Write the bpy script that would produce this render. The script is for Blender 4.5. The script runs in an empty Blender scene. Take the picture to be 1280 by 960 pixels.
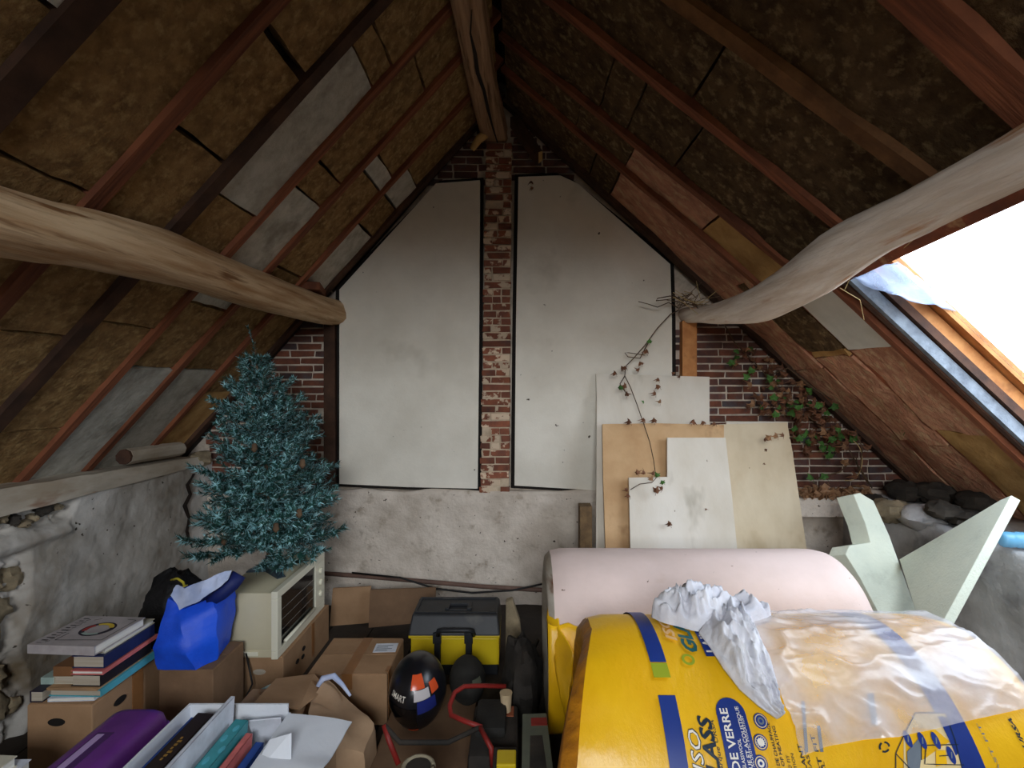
import bpy, bmesh, math, random
from mathutils import Vector, Matrix, noise as mn
random.seed(11)
R = random.random
def U(a, b): return random.uniform(a, b)
scene = bpy.context.scene
COL = scene.collection
# ------------------------------------------------------------------ camera
H = 1.40                                   # eye height above the attic floor
F, CX, CY = 640.0, 650.0, 480.0            # focal length and principal point, 1280x960 frame
cam = bpy.data.cameras.new('camera')
cam.sensor_width = 36.0; cam.lens = 36.0*F/1280
cam.shift_x = -(CX-640)/1280.0
cam.clip_start = 0.02
camo = bpy.data.objects.new('camera', cam); COL.objects.link(camo)
camo.location = (0, 0, H); camo.rotation_euler = (math.pi/2, 0, 0)
scene.camera = camo
# ------------------------------------------------------------------ sky, light, exposure
SKY = 26.0
w = bpy.data.worlds.new('sky'); scene.world = w; w.use_nodes = True
bg = w.node_tree.nodes['Background']; bg.inputs[1].default_value = SKY
_n, _l = w.node_tree.nodes, w.node_tree.links          # even bright overcast sky above the horizon, dull ground below it
_tc = _n.new('ShaderNodeTexCoord'); _sx = _n.new('ShaderNodeSeparateXYZ'); _mr = _n.new('ShaderNodeMapRange'); _mx = _n.new('ShaderNodeMix'); _mx.data_type = 'RGBA'
_mr.inputs['From Min'].default_value = -.01; _mr.inputs['From Max'].default_value = .05
_mx.inputs[6].default_value = (.035, .033, .028, 1); _mx.inputs[7].default_value = (.91, .955, 1.0, 1)
_l.new(_tc.outputs['Generated'], _sx.inputs[0]); _l.new(_sx.outputs['Z'], _mr.inputs['Value']); _l.new(_mr.outputs[0], _mx.inputs['Factor']); _l.new(_mx.outputs[2], bg.inputs[0])
vs = scene.view_settings
vs.view_transform = 'Standard'; vs.look = 'None'; vs.gamma = 1.0; vs.use_curve_mapping = False
vs.exposure = 0.0
scene.cycles.use_denoising = True
scene.cycles.max_bounces = 10; scene.cycles.diffuse_bounces = 6
scene.cycles.transparent_max_bounces = 12
scene.cycles.sample_clamp_indirect = 12.0
# roof planes (interior faces)
AL, BL = 1.924+H, 1.12                     # left : z = AL + BL*x
AR, BR = 1.687+H, 0.933                    # right: z = AR - BR*x
NL = Vector((-BL, 0, 1)).normalized(); NR = Vector((BR, 0, 1)).normalized()
XR = (AR-AL)/(BL+BR)                       # ridge
def RL(x, y, n=0.0): return Vector((x, y, AL+BL*x)) + NL*n
def RR(x, y, n=0.0): return Vector((x, y, AR-BR*x)) + NR*n
WD = 3.30                                  # distance of the gable wall
# skylight opening in the right slope
WX0, WX1, WY0, WY1 = 1.285, 2.25, 1.10, 2.10
DK = 0.20                                  # roof thickness
def portal(name, x0, x1, y0, y1):
    pl = bpy.data.lights.new(name, 'AREA'); pl.shape = 'RECTANGLE'
    pl.size = (x1-x0)*math.hypot(1, BR); pl.size_y = y1-y0
    pl.cycles.is_portal = True
    po = bpy.data.objects.new(name, pl); COL.objects.link(po)
    po.location = RR((x0+x1)/2, (y0+y1)/2, DK+.03)
    zx = NR; xx = Vector((1, 0, -BR)).normalized(); yx = zx.cross(xx)
    m = Matrix((xx, yx, zx)).transposed().to_4x4(); m.translation = po.location
    po.matrix_world = m
portal('skylight_portal', WX0, WX1, WY0, WY1)
YB = -1.6                                    # wall behind the camera, with a window added for fill light
GX0, GX1, GZ0, GZ1 = -.72, .62, 1.40, 2.48
pl = bpy.data.lights.new('fill_window_portal', 'AREA'); pl.shape = 'RECTANGLE'; pl.size = GX1-GX0; pl.size_y = GZ1-GZ0; pl.cycles.is_portal = True
po = bpy.data.objects.new('fill_window_portal', pl); COL.objects.link(po); po.location = ((GX0+GX1)/2, YB-.17, (GZ0+GZ1)/2); po.rotation_euler = (math.pi/2, 0, 0)

# ------------------------------------------------------------------ helpers
def P(px, py, d): return Vector(((px-CX)/F*d, d, H+(CY-py)/F*d))
def ray(px, py): return Vector(((px-CX)/F, 1.0, (CY-py)/F))
def onplane(px, py, p0, n):
    r = ray(px, py); o = Vector((0, 0, H))
    return o + r*((p0-o).dot(n)/r.dot(n))
def lin(c):
    c /= 255.0
    return c/12.92 if c <= .04045 else ((c+.055)/1.055)**2.4
def S(r, g, b): return (lin(r), lin(g), lin(b), 1)
MATS = {}
def M(name, c1, c2=None, scale=8, rough=.85, bump=0.0, bscale=None, detail=6, c3=None, s3=3.0, t3=(.55, .7), stretch=(1, 1, 1),
      rand=0.0, metal=0.0, spec=.35, speck=None, speck_s=60, speck_t=.72, lohi=(.35, .65), sheen=0):
    m = bpy.data.materials.new(name); m.use_nodes = True; MATS[name] = m
    nt = m.node_tree; nd = nt.nodes; lk = nt.links; b = nd['Principled BSDF']
    b.inputs['Roughness'].default_value = rough; b.inputs['Metallic'].default_value = metal
    b.inputs['Specular IOR Level'].default_value = spec
    tc = nd.new('ShaderNodeTexCoord'); mp = nd.new('ShaderNodeMapping'); mp.inputs['Scale'].default_value = stretch
    oi = nd.new('ShaderNodeObjectInfo')
    mu = nd.new('ShaderNodeVectorMath'); mu.operation = 'SCALE'; mu.inputs[0].default_value = (17, 31, 23)
    lk.new(oi.outputs['Random'], mu.inputs['Scale'])
    lk.new(tc.outputs['Object'], mp.inputs['Vector']); lk.new(mu.outputs[0], mp.inputs['Location'])
    vec = mp.outputs[0]
    def nz(s, d=detail, ro=.6):
        n = nd.new('ShaderNodeTexNoise'); n.inputs['Scale'].default_value = s; n.inputs['Detail'].default_value = d
        n.inputs['Roughness'].default_value = ro; lk.new(vec, n.inputs['Vector']); return n.outputs['Fac']
    def mr(f, a, c):
        r = nd.new('ShaderNodeMapRange'); r.inputs['From Min'].default_value = a; r.inputs['From Max'].default_value = c
        lk.new(f, r.inputs['Value']); return r.outputs[0]
    def mix(f, a, c):
        x = nd.new('ShaderNodeMix'); x.data_type = 'RGBA'; lk.new(f, x.inputs['Factor'])
        for v, i in ((a, 6), (c, 7)):
            if isinstance(v, tuple): x.inputs[i].default_value = v
            else: lk.new(v, x.inputs[i])
        return x.outputs[2]
    col = c1
    if c2: col = mix(mr(nz(scale), *lohi), c1, c2)
    if c3: col = mix(mr(nz(s3, 4), *t3), col, c3)
    if speck: col = mix(mr(nz(speck_s, 2), speck_t, speck_t+.04), col, speck)
    if rand:
        hs = nd.new('ShaderNodeHueSaturation'); v = nd.new('ShaderNodeMapRange')
        v.inputs['To Min'].default_value = 1-rand; v.inputs['To Max'].default_value = 1+rand
        lk.new(oi.outputs['Random'], v.inputs['Value']); lk.new(v.outputs[0], hs.inputs['Value'])
        if isinstance(col, tuple): hs.inputs['Color'].default_value = col
        else: lk.new(col, hs.inputs['Color'])
        col = hs.outputs[0]
    if isinstance(col, tuple): b.inputs['Base Color'].default_value = col
    else: lk.new(col, b.inputs['Base Color'])
    if bump:
        bp = nd.new('ShaderNodeBump'); bp.inputs['Strength'].default_value = 1.0; bp.inputs['Distance'].default_value = bump
        lk.new(nz(bscale or scale*2), bp.inputs['Height']); lk.new(bp.outputs[0], b.inputs['Normal'])
    return m
class MB:
    def __init__(s): s.v = []; s.f = []; s.mi = []; s.cur = 0
    def add(s, vs_, fs):
        o = len(s.v); s.v += [Vector(p) for p in vs_]
        for f in fs: s.f.append([i+o for i in f]); s.mi.append(s.cur)
        return s
    def hexa(s, p):     # 8 points: bottom loop 0-3, top loop 4-7
        return s.add(p, [(3, 2, 1, 0), (4, 5, 6, 7), (0, 1, 5, 4), (1, 2, 6, 5), (2, 3, 7, 6), (3, 0, 4, 7)])
    def box(s, a, b, rz=0.0, piv=None, m=None):
        x0, y0, z0 = a; x1, y1, z1 = b
        p = [Vector(q) for q in ((x0, y0, z0), (x1, y0, z0), (x1, y1, z0), (x0, y1, z0), (x0, y0, z1), (x1, y0, z1), (x1, y1, z1), (x0, y1, z1))]
        if rz:
            c = Vector(piv) if piv else (Vector(a)+Vector(b))/2; r = Matrix.Rotation(rz, 3, 'Z')
            p = [c + r @ (q-c) for q in p]
        if m: p = [m @ q for q in p]
        return s.hexa(p)
    def prism(s, poly, off):
        n = len(poly); off = Vector(off); a = [Vector(p) for p in poly]
        return s.add(a+[p+off for p in a], [tuple(range(n-1, -1, -1)), tuple(range(n, 2*n))]+[(i, (i+1) % n, n+(i+1) % n, n+i) for i in range(n)])
    def tube(s, pts, r, k=6, cap=True):
        pts = [Vector(p) for p in pts]; n = len(pts); rs = r if isinstance(r, (list, tuple)) else [r]*n
        vs_ = []; up = None
        for i in range(n):
            t = (pts[min(i+1, n-1)]-pts[max(i-1, 0)]).normalized()
            if up is None: up = t.orthogonal().normalized()
            else:
                up = up - t*up.dot(t); up = up.normalized() if up.length > 1e-6 else t.orthogonal().normalized()
            sd = t.cross(up)
            for j in range(k):
                a = 2*math.pi*j/k; vs_.append(pts[i]+(up*math.cos(a)+sd*math.sin(a))*rs[i])
        fs = [(i*k+j, i*k+(j+1) % k, (i+1)*k+(j+1) % k, (i+1)*k+j) for i in range(n-1) for j in range(k)]
        if cap: fs += [tuple(range(k-1, -1, -1)), tuple(range((n-1)*k, n*k))]
        return s.add(vs_, fs)
    def rings(s, rings, cap=True, closed=True):
        k = len(rings[0]); n = len(rings); kk = k if closed else k-1
        fs = [(i*k+j, i*k+(j+1) % k, (i+1)*k+(j+1) % k, (i+1)*k+j) for i in range(n-1) for j in range(kk)]
        if cap: fs += [tuple(range(k-1, -1, -1)), tuple(range((n-1)*k, n*k))]
        return s.add([p for r_ in rings for p in r_], fs)
    def grid(s, fn, nu, nv):
        return s.add([fn(i/nu, j/nv) for j in range(nv+1) for i in range(nu+1)],
                     [(j*(nu+1)+i, j*(nu+1)+i+1, (j+1)*(nu+1)+i+1, (j+1)*(nu+1)+i) for j in range(nv) for i in range(nu)])
    def slab(s, fn, nu, nv, off):   # grid with thickness: off = vector or function(u,v)
        o = off if callable(off) else (lambda u, v: Vector(off))
        a = [fn(i/nu, j/nv) for j in range(nv+1) for i in range(nu+1)]
        b = [fn(i/nu, j/nv)+o(i/nu, j/nv) for j in range(nv+1) for i in range(nu+1)]
        N = len(a); q = lambda i, j: j*(nu+1)+i
        fs = [(q(i, j), q(i+1, j), q(i+1, j+1), q(i, j+1)) for j in range(nv) for i in range(nu)]
        fs += [tuple(N+k for k in reversed(f)) for f in fs]
        rim = [q(i, 0) for i in range(nu)]+[q(nu, j) for j in range(nv)]+[q(i, nv) for i in range(nu, 0, -1)]+[q(0, j) for j in range(nv, 0, -1)]
        fs += [(rim[i], N+rim[i], N+rim[(i+1) % len(rim)], rim[(i+1) % len(rim)]) for i in range(len(rim))]
        return s.add(a+b, fs)
    def ball(s, c, r, nu=14, nv=9, fn=None):
        c = Vector(c); r = Vector(r) if not isinstance(r, (int, float)) else Vector((r, r, r))
        vs_ = []
        for j in range(nv+1):
            for i in range(nu):
                a = 2*math.pi*i/nu; t = math.pi*j/nv
                d = Vector((math.sin(t)*math.cos(a), math.sin(t)*math.sin(a), math.cos(t)))
                k = fn(d) if fn else 1.0
                vs_.append(c+Vector((d.x*r.x, d.y*r.y, d.z*r.z))*k)
        return s.add(vs_, [(j*nu+i, (j+1)*nu+i, (j+1)*nu+(i+1) % nu, j*nu+(i+1) % nu) for j in range(nv) for i in range(nu)])
    def mesh(s, name, mats, smooth=False, center=True, bevel=0.0, fixn=True):
        me = bpy.data.meshes.new(name)
        c = Vector((0, 0, 0))
        if center and s.v:
            lo = Vector([min(p[i] for p in s.v) for i in range(3)]); hi = Vector([max(p[i] for p in s.v) for i in range(3)]); c = (lo+hi)/2
        me.from_pydata([p-c for p in s.v], [], s.f)
        for m in (mats if isinstance(mats, (list, tuple)) else [mats]): me.materials.append(MATS[m] if isinstance(m, str) else m)
        me.polygons.foreach_set('material_index', s.mi)
        bm = bmesh.new(); bm.from_mesh(me)
        bmesh.ops.remove_doubles(bm, verts=bm.verts, dist=1e-6)
        if fixn: bmesh.ops.recalc_face_normals(bm, faces=bm.faces)
        if bevel: bmesh.ops.bevel(bm, geom=[e for e in bm.edges if len(e.link_faces) == 2 and e.calc_face_angle(0) > .5], offset=bevel, segments=2, profile=.6, affect='EDGES', clamp_overlap=True)
        bm.to_mesh(me); bm.free()
        if smooth:
            for p in me.polygons: p.use_smooth = True
            if smooth == 'auto': me.set_sharp_from_angle(angle=math.radians(38))
        me.update()
        return me, c
    def build(s, name, mats, parent=None, smooth=False, bevel=0.0, label=None, cat=None, group=None, kind=None, fixn=True):
        me, c = s.mesh(name, mats, smooth, True, bevel, fixn)
        return link(name, me, c, parent, label, cat, group, kind)
def link(name, me, loc, parent=None, label=None, cat=None, group=None, kind=None):
    o = bpy.data.objects.new(name, me); COL.objects.link(o)
    if parent: o.parent = parent; o.location = Vector(loc)-origin(parent)
    else: o.location = loc
    return tag(o, label, cat, group, kind)
def origin(o):
    v = o.location.copy()
    while o.parent: o = o.parent; v += o.location
    return v
def tag(o, label=None, cat=None, group=None, kind=None):
    for k, v in (('label', label), ('category', cat), ('group', group), ('kind', kind)):
        if v: o[k] = v
    return o
def thing(name, loc, label, cat, group=None, kind=None):
    o = bpy.data.objects.new(name, None); COL.objects.link(o); o.location = loc; o.empty_display_size = .05
    return tag(o, label, cat, group, kind)
def N3(p, s=1.0, seed=0): return mn.noise(Vector((p[0]*s+seed*7.3, p[1]*s-seed*3.1, p[2]*s+seed*1.7)))
def FB(p, s=1.0, seed=0, o=4): return mn.fractal(Vector((p[0]*s+seed*7.3, p[1]*s-seed*3.1, p[2]*s+seed*1.7)), 1.0, 2.0, o)
def textpoly(txt, size, bold=0.0, shear=0.0, space=1.0):
    cu = bpy.data.curves.new('t', 'FONT'); cu.body = txt; cu.size = size; cu.offset = bold*size; cu.shear = shear; cu.space_character = space
    cu.resolution_u = 2
    o = bpy.data.objects.new('t', cu); COL.objects.link(o)
    bpy.context.view_layer.update()
    me = bpy.data.meshes.new_from_object(o.evaluated_get(bpy.context.evaluated_depsgraph_get()))
    v = [p.co.copy() for p in me.vertices]; f = [tuple(p.vertices) for p in me.polygons]
    bpy.data.objects.remove(o); bpy.data.curves.remove(cu); bpy.data.meshes.remove(me)
    return v, f
# ------------------------------------------------------------------ materials
M('wool', S(146, 116, 76), S(106, 81, 52), 16, .95, .010, 60, c3=S(166, 139, 94), s3=34, t3=(.5, .75), rand=.14, spec=.1)
M('wool_dark', S(98, 78, 54), S(68, 52, 36), 14, .95, .012, 50, c3=S(136, 116, 84), s3=26, t3=(.52, .72), rand=.14, spec=.1)
M('wool_red', S(196, 142, 112), S(150, 102, 80), 8, .8, .022, 22, c3=S(194, 162, 126), s3=15, t3=(.5, .7), rand=.1, spec=.2, stretch=(1, 1.6, 1))
M('wool_tan', S(190, 152, 98), S(150, 112, 68), 6, .95, .006, 30, rand=.06, spec=.1)
M('wool_grey', S(192, 188, 176), S(164, 159, 146), 14, .95, .006, 60, c3=S(118, 112, 100), s3=6, t3=(.52, .8), rand=.06, spec=.1)
M('foil_white', S(205, 202, 192), S(188, 186, 176), 5, .7, .002, 30)
M('rafter', S(144, 88, 60), S(104, 62, 44), 30, .8, .004, 60, stretch=(.12, 1.5, .12), rand=.2, c3=S(84, 50, 36), s3=12, t3=(.5, .75), spec=.2)
M('strip_grey', S(140, 150, 160), S(104, 112, 122), 14, .8, .006, 30)
M('rafter_brown', S(134, 96, 60), S(100, 68, 42), 10, .85, .003, 30, rand=.1, spec=.2)
M('rafter_dark', S(82, 58, 44), S(58, 42, 34), 10, .85, .003, 30, rand=.2, spec=.2)
M('deck', S(48, 36, 28), S(32, 25, 20), 5, .95)
M('oak', S(218, 192, 156), S(170, 132, 92), 26, .8, .010, 40, stretch=(1, .07, 1), c3=S(128, 92, 60), s3=34, t3=(.58, .70), spec=.2)
M('oak_ridge', S(178, 144, 112), S(126, 96, 72), 26, .85, .010, 40, stretch=(1, .06, 1), c3=S(92, 66, 46), s3=34, t3=(.58, .7), spec=.2)
M('oak_pale', S(244, 234, 222), S(212, 194, 174), 22, .8, .012, 36, stretch=(1, .09, 1), c3=S(190, 138, 92), s3=20, t3=(.57, .7), spec=.25)
M('gap_shade', S(34, 29, 26), S(24, 21, 19), 20, .95)  # near black, paints the shade in the gaps around the white boards
M('crack', S(38, 27, 20), S(24, 18, 14), 10)
M('wood_cut', S(206, 172, 112), S(180, 142, 84), 20)
M('orange_wood', S(206, 146, 88), S(170, 108, 60), 9, .7, .003, 24, stretch=(1, 3, 1), c3=S(120, 74, 46), s3=5, t3=(.6, .75))
M('red_wood', S(150, 82, 52), S(104, 58, 40), 9, .8, .006, 22, c3=S(190, 150, 110), s3=10, t3=(.58, .7))
M('dark_wood', S(92, 62, 46), S(62, 44, 36), 9, .8, .003, 24, stretch=(1, .3, 1))
M('mortar', S(214, 200, 182), S(176, 162, 146), 14, .95, .004, 40)
M('brick', S(126, 78, 60), S(96, 62, 52), 12, .95, .004, 50, rand=.25, c3=S(84, 76, 74), s3=5, t3=(.56, .7), spec=.15)
M('brick_dark', S(104, 70, 60), S(78, 58, 54), 12, .95, .004, 50, rand=.28, c3=S(92, 88, 92), s3=5, t3=(.52, .7), spec=.15)
M('brick_limed', S(142, 86, 64), S(108, 70, 58), 14, .95, .004, 50, rand=.22, c3=S(206, 184, 158), s3=11, t3=(.505, .545), spec=.15)
M('lime', S(208, 188, 162), S(178, 158, 134), 14, .95, .005, 40)
M('plaster', S(222, 210, 196), S(196, 183, 168), 5, .95, .010, 26, c3=S(160, 144, 126), s3=9, t3=(.58, .74), speck=S(72, 60, 50), speck_s=34, speck_t=.70, spec=.15)
M('plaster_grey', S(206, 202, 196), S(158, 152, 142), 3, .95, .005, 24, c3=S(112, 98, 78), s3=2.2, t3=(.52, .70), speck=S(70, 62, 54), speck_s=26, speck_t=.71, spec=.15)
M('plaster_right', S(200, 198, 196), S(154, 153, 153), 3, .9, .005, 30, c3=S(90, 88, 88), s3=3, t3=(.55, .75), speck=S(220, 220, 220), speck_s=90, speck_t=.74)
M('stone', S(158, 142, 114), S(112, 100, 80), 9, .95, .008, 22, rand=.15, c3=S(96, 84, 68), s3=8, t3=(.56, .7))
M('stone_dark', S(70, 64, 56), S(46, 42, 38), 9, .95, .008, 22, rand=.2)
M('plate_white', S(204, 196, 182), S(160, 146, 126), 6, .9, .006, 20, stretch=(1, .3, 1), c3=S(126, 84, 56), s3=7, t3=(.6, .7))
M('floor', S(66, 56, 47), S(46, 40, 34), 5, .95, .005, 20)
M('board_white', S(232, 226, 212), S(216, 209, 194), 2.5, .75, .0012, 60, c3=S(186, 178, 162), s3=2.2, t3=(.6, .85), speck=S(82, 70, 58), speck_s=24, speck_t=.745, spec=.3)
M('board_edge', S(120, 96, 66), S(92, 72, 50), 20, .9)
M('plasterboard', S(232, 226, 214), S(214, 205, 188), 3, .8, .001, 50, c3=S(172, 164, 146), s3=3.4, t3=(.6, .74), speck=S(120, 98, 74), speck_s=30, speck_t=.74, stretch=(1, 1, .4))
M('cream_board', S(226, 212, 184), S(206, 188, 156), 3, .8, .001, 50, c3=S(180, 158, 122), s3=3, t3=(.58, .75), speck=S(110, 84, 60), speck_s=34, speck_t=.74, stretch=(1, 1, .5))
M('tan_board', S(214, 178, 134), S(192, 152, 108), 3, .8, .001, 50, c3=S(166, 126, 86), s3=4, t3=(.6, .75))
M('grey_board', S(206, 206, 206), S(188, 188, 186), 3, .75, .001, 40, speck=S(120, 98, 74), speck_s=30, speck_t=.75)
M('foam', S(226, 232, 214), S(212, 220, 204), 5, .85, .002, 80, c3=S(190, 196, 180), s3=5, t3=(.6, .8), speck=S(120, 110, 90), speck_s=40, speck_t=.76)
M('kraft_pink', S(226, 204, 196), S(212, 190, 180), 3, .7, .001, 30, speck=S(110, 84, 66), speck_s=42, speck_t=.735, c3=S(198, 168, 150), s3=4, t3=(.62, .8))
M('yellow_film', S(238, 186, 22), S(226, 168, 14), 4, .38, .003, 22, spec=.5, stretch=(1, .6, .6))
M('yellow_fold_shade', S(196, 128, 24), S(150, 92, 22), 30, .45, .004, 60, stretch=(.2, 1, 1))  # yellow film darkened to put the rounded edge's shading into the colour
M('wool_end', S(200, 180, 140), S(168, 148, 104), 14, .95, .006, 40)
M('print_blue', S(22, 48, 122), S(28, 56, 132), 5, .4, spec=.5)
M('print_dark', S(28, 44, 58), None, rough=.4)
M('print_teal', S(26, 92, 96), None, rough=.4)
M('print_pink', S(226, 180, 120), None, rough=.4)
M('print_white', S(232, 226, 214), None, rough=.4)
M('print_green', S(150, 164, 40), None, rough=.4)
M('print_cream', S(228, 204, 150), None, rough=.4)
M('print_grey', S(110, 120, 130), None, rough=.4)
M('rag', S(228, 228, 232), S(206, 206, 214), 9, .9, .003, 60, spec=.15)
M('card', S(166, 132, 100), S(148, 116, 86), 6, .9, .0008, 60, rand=.08, spec=.2)
M('card_dark', S(128, 100, 76), S(108, 84, 64), 6, .9, .001, 50, rand=.08, spec=.2)
M('card_light', S(182, 150, 118), S(162, 130, 100), 6, .85, .001, 50)
M('tape', S(146, 100, 60), S(136, 92, 54), 12, .4)
M('hole', S(22, 17, 14), None)
M('white_card', S(222, 226, 232), S(206, 210, 218), 3, .75, .001, 40)
M('paper', S(226, 224, 216), S(206, 203, 192), 60, .85, stretch=(.05, .05, 1))
M('paper_old', S(186, 176, 160), S(166, 154, 136), 60, .85, stretch=(.05, .05, 1))
M('purple', S(112, 52, 138), S(92, 40, 116), 5, .38, .0008, 30, spec=.5)
M('purple_dark', S(72, 40, 92), None, rough=.5)
M('purple_light', S(176, 150, 196), None, rough=.5)
for n_, c_ in (('bk_grey', (176, 168, 168)), ('bk_cream', (206, 200, 180)), ('bk_navy', (34, 42, 84)), ('bk_pink', (222, 120, 116)), ('bk_black', (34, 30, 32)),
               ('bk_brown', (134, 92, 58)), ('bk_tan', (178, 140, 100)), ('bk_teal', (86, 178, 196)), ('bk_green', (164, 186, 178)), ('bk_dk', (40, 34, 52)),
               ('bk_white', (222, 226, 236)), ('bk_blue', (46, 84, 166)), ('bk_darkbrown', (48, 38, 34)), ('bk_teal2', (64, 150, 158)), ('bk_red', (168, 46, 44)), ('bk_yellow', (222, 190, 60)),
               ('gold', (170, 130, 60))):
    M(n_, S(*c_), S(*[max(0, k*.86) for k in c_]), 12, .5, spec=.4)
M('oven_cream', S(206, 198, 168), S(198, 188, 158), 4, .45, spec=.5)
M('oven_front', S(226, 222, 200), None, rough=.35, spec=.5)
M('oven_glass', S(16, 17, 18), None, rough=.1, spec=.6)
M('chrome', S(190, 190, 190), None, rough=.25, metal=.9)
M('stand_dark', S(52, 66, 76), S(44, 56, 64), 8, .4, spec=.5)
M('black_plastic', S(40, 42, 46), S(32, 33, 36), 12, .5, .0006, 80, c3=S(92, 88, 82), s3=6, t3=(.6, .85), spec=.4)
M('yellow_plastic', S(214, 186, 26), S(198, 168, 20), 6, .42, spec=.5)
M('black_bag', S(24, 22, 24), S(14, 13, 15), 20, .6, .01, 26)
M('blue_tarp', S(26, 88, 228), S(20, 66, 190), 5, .5, .003, 26, spec=.4)
M('blue_dark', S(24, 40, 108), S(18, 30, 84), 6, .6)
M('lining', S(190, 200, 226), S(150, 166, 206), 9, .7, .003, 26)
M('yellow_cord', S(206, 190, 60), None)
M('black_cord', S(22, 20, 20), None, rough=.5)
M('helmet', S(24, 24, 30), S(18, 18, 22), 5, .3, spec=.6)
M('helmet_orange', S(214, 84, 44), None, rough=.2)
M('helmet_white', S(196, 190, 190), None, rough=.2)
M('helmet_blue', S(36, 44, 110), None, rough=.2)
M('visor', S(12, 12, 14), None, rough=.08, spec=.7)
M('cap_dark', S(46, 44, 40), S(32, 31, 29), 12, .8, .002, 60)
M('red_paint', S(150, 42, 36), S(118, 34, 30), 9, .5)
M('dark_junk', S(58, 52, 46), S(38, 35, 32), 8, .85, .006, 24, rand=.2)
M('olive_metal', S(104, 108, 92), S(86, 90, 78), 9, .6, .001, 30)
M('rope', S(170, 160, 136), S(140, 130, 108), 40, .9, .003, 60)
M('cup', S(206, 184, 150), S(186, 162, 126), 8, .7)
M('pipe', S(112, 86, 74), S(86, 66, 58), 12, .7, .002, 40)
M('bark', S(104, 82, 60), S(74, 58, 44), 20, .9)
M('straw', S(196, 172, 120), S(160, 134, 90), 20, .9)
def leafmat(name, a, b, tr=.3):
    m = M(name, S(*a), S(*b), 30, .6, rand=.3)
    nt = m.node_tree; bs = nt.nodes['Principled BSDF']; out = [n for n in nt.nodes if n.type == 'OUTPUT_MATERIAL'][0]
    t = nt.nodes.new('ShaderNodeBsdfTranslucent'); mx = nt.nodes.new('ShaderNodeMixShader'); mx.inputs[0].default_value = tr
    src = bs.inputs['Base Color'].links[0].from_socket
    nt.links.new(src, t.inputs[0]); nt.links.new(bs.outputs[0], mx.inputs[1]); nt.links.new(t.outputs[0], mx.inputs[2]); nt.links.new(mx.outputs[0], out.inputs[0])
leafmat('ivy_green', (92, 140, 66), (60, 104, 48))
leafmat('ivy_brown', (146, 100, 72), (96, 66, 50))
leafmat('ivy_tan', (186, 146, 108), (138, 98, 68))
leafmat('needle', (50, 98, 88), (28, 64, 58), .15)
leafmat('needle_frost', (172, 214, 218), (108, 164, 172), .15)
def film(name, col, alpha, rough=.2, bump=.004, bs=14, var=0.0):
    m = M(name, col, None, rough=rough, spec=.6, bump=bump, bscale=bs)
    nt = m.node_tree; bsd = nt.nodes['Principled BSDF']; out = [n for n in nt.nodes if n.type == 'OUTPUT_MATERIAL'][0]
    t = nt.nodes.new('ShaderNodeBsdfTransparent'); mx = nt.nodes.new('ShaderNodeMixShader'); mx.inputs[0].default_value = alpha
    if var:
        tc = nt.nodes.new('ShaderNodeTexCoord'); n = nt.nodes.new('ShaderNodeTexNoise'); n.inputs['Scale'].default_value = 7; n.inputs['Detail'].default_value = 5
        r = nt.nodes.new('ShaderNodeMapRange'); r.inputs['From Min'].default_value = .35; r.inputs['From Max'].default_value = .68
        r.inputs['To Min'].default_value = alpha-var; r.inputs['To Max'].default_value = alpha+var
        nt.links.new(tc.outputs['Object'], n.inputs['Vector']); nt.links.new(n.outputs['Fac'], r.inputs['Value']); nt.links.new(r.outputs[0], mx.inputs[0])
    nt.links.new(t.outputs[0], mx.inputs[1]); nt.links.new(bsd.outputs[0], mx.inputs[2]); nt.links.new(mx.outputs[0], out.inputs[0])
film('plastic_film', S(222, 218, 220), .52, .12, .002, 16, .22)
film('window_film', S(150, 168, 200), .5, .3, .004, 16, .2)
film('pane', S(150, 152, 150), .10, .05, 0)
[n for n in MATS['pane'].node_tree.nodes if n.type == 'BSDF_TRANSPARENT'][0].inputs[0].default_value = (.56, .585, .615, 1)   # tint added to dim the daylight through the skylight
film('bottle_plastic', S(120, 190, 226), .6, .1, 0)

# ================================================================== THE SETTING
ZE_L, ZE_R = .90, .70                        # knee wall heights
fl = thing('floor', (0, 1, 0), 'dusty dark attic floor of wide worn boards', 'floor', kind='structure')
mb = MB(); mb.box((-2.5, YB-.1, -.12), (2.8, WD+.3, -.022)); mb.build('subfloor', 'floor', fl)
k = 0; x = -2.4
while x < 2.6:
    wd = .24+.06*((k*7) % 5)/5
    mb = MB(); mb.box((x, YB, -.022), (x+wd-.008, WD+.05, .0)); mb.build('plank', 'floor', fl); x += wd; k += 1
# ---- roof slopes: deck, rafters, insulation panels
cl = thing('ceiling_left', RL(-1.2, 1.5), 'left roof slope lined with brown and grey insulation panels between rafters', 'ceiling', kind='structure')
cr = thing('ceiling_right', RR(1.2, 1.5), 'right roof slope with brown insulation between reddish rafters and a skylight', 'ceiling', kind='structure')
def rbox(mb, RF, x0, x1, y0, y1, n0, n1, y0b=None, y1b=None):   # box in roof coordinates (y0/y1 at x0, y0b/y1b at x1)
    y0b = y0 if y0b is None else y0b; y1b = y1 if y1b is None else y1b
    mb.hexa([RF(x0, y0, n0), RF(x1, y0b, n0), RF(x1, y1b, n0), RF(x0, y1, n0), RF(x0, y0, n1), RF(x1, y0b, n1), RF(x1, y1b, n1), RF(x0, y1, n1)])
mb = MB(); rbox(mb, RL, -2.62, XR+.25, YB-.1, WD+.3, .115, .15); mb.build('roof_deck', 'deck', cl)
mb = MB()
rbox(mb, RR, XR-.25, WX0, YB-.1, WD+.3, .115, DK); rbox(mb, RR, WX1, 2.95, YB-.1, WD+.3, .115, DK)
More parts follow.
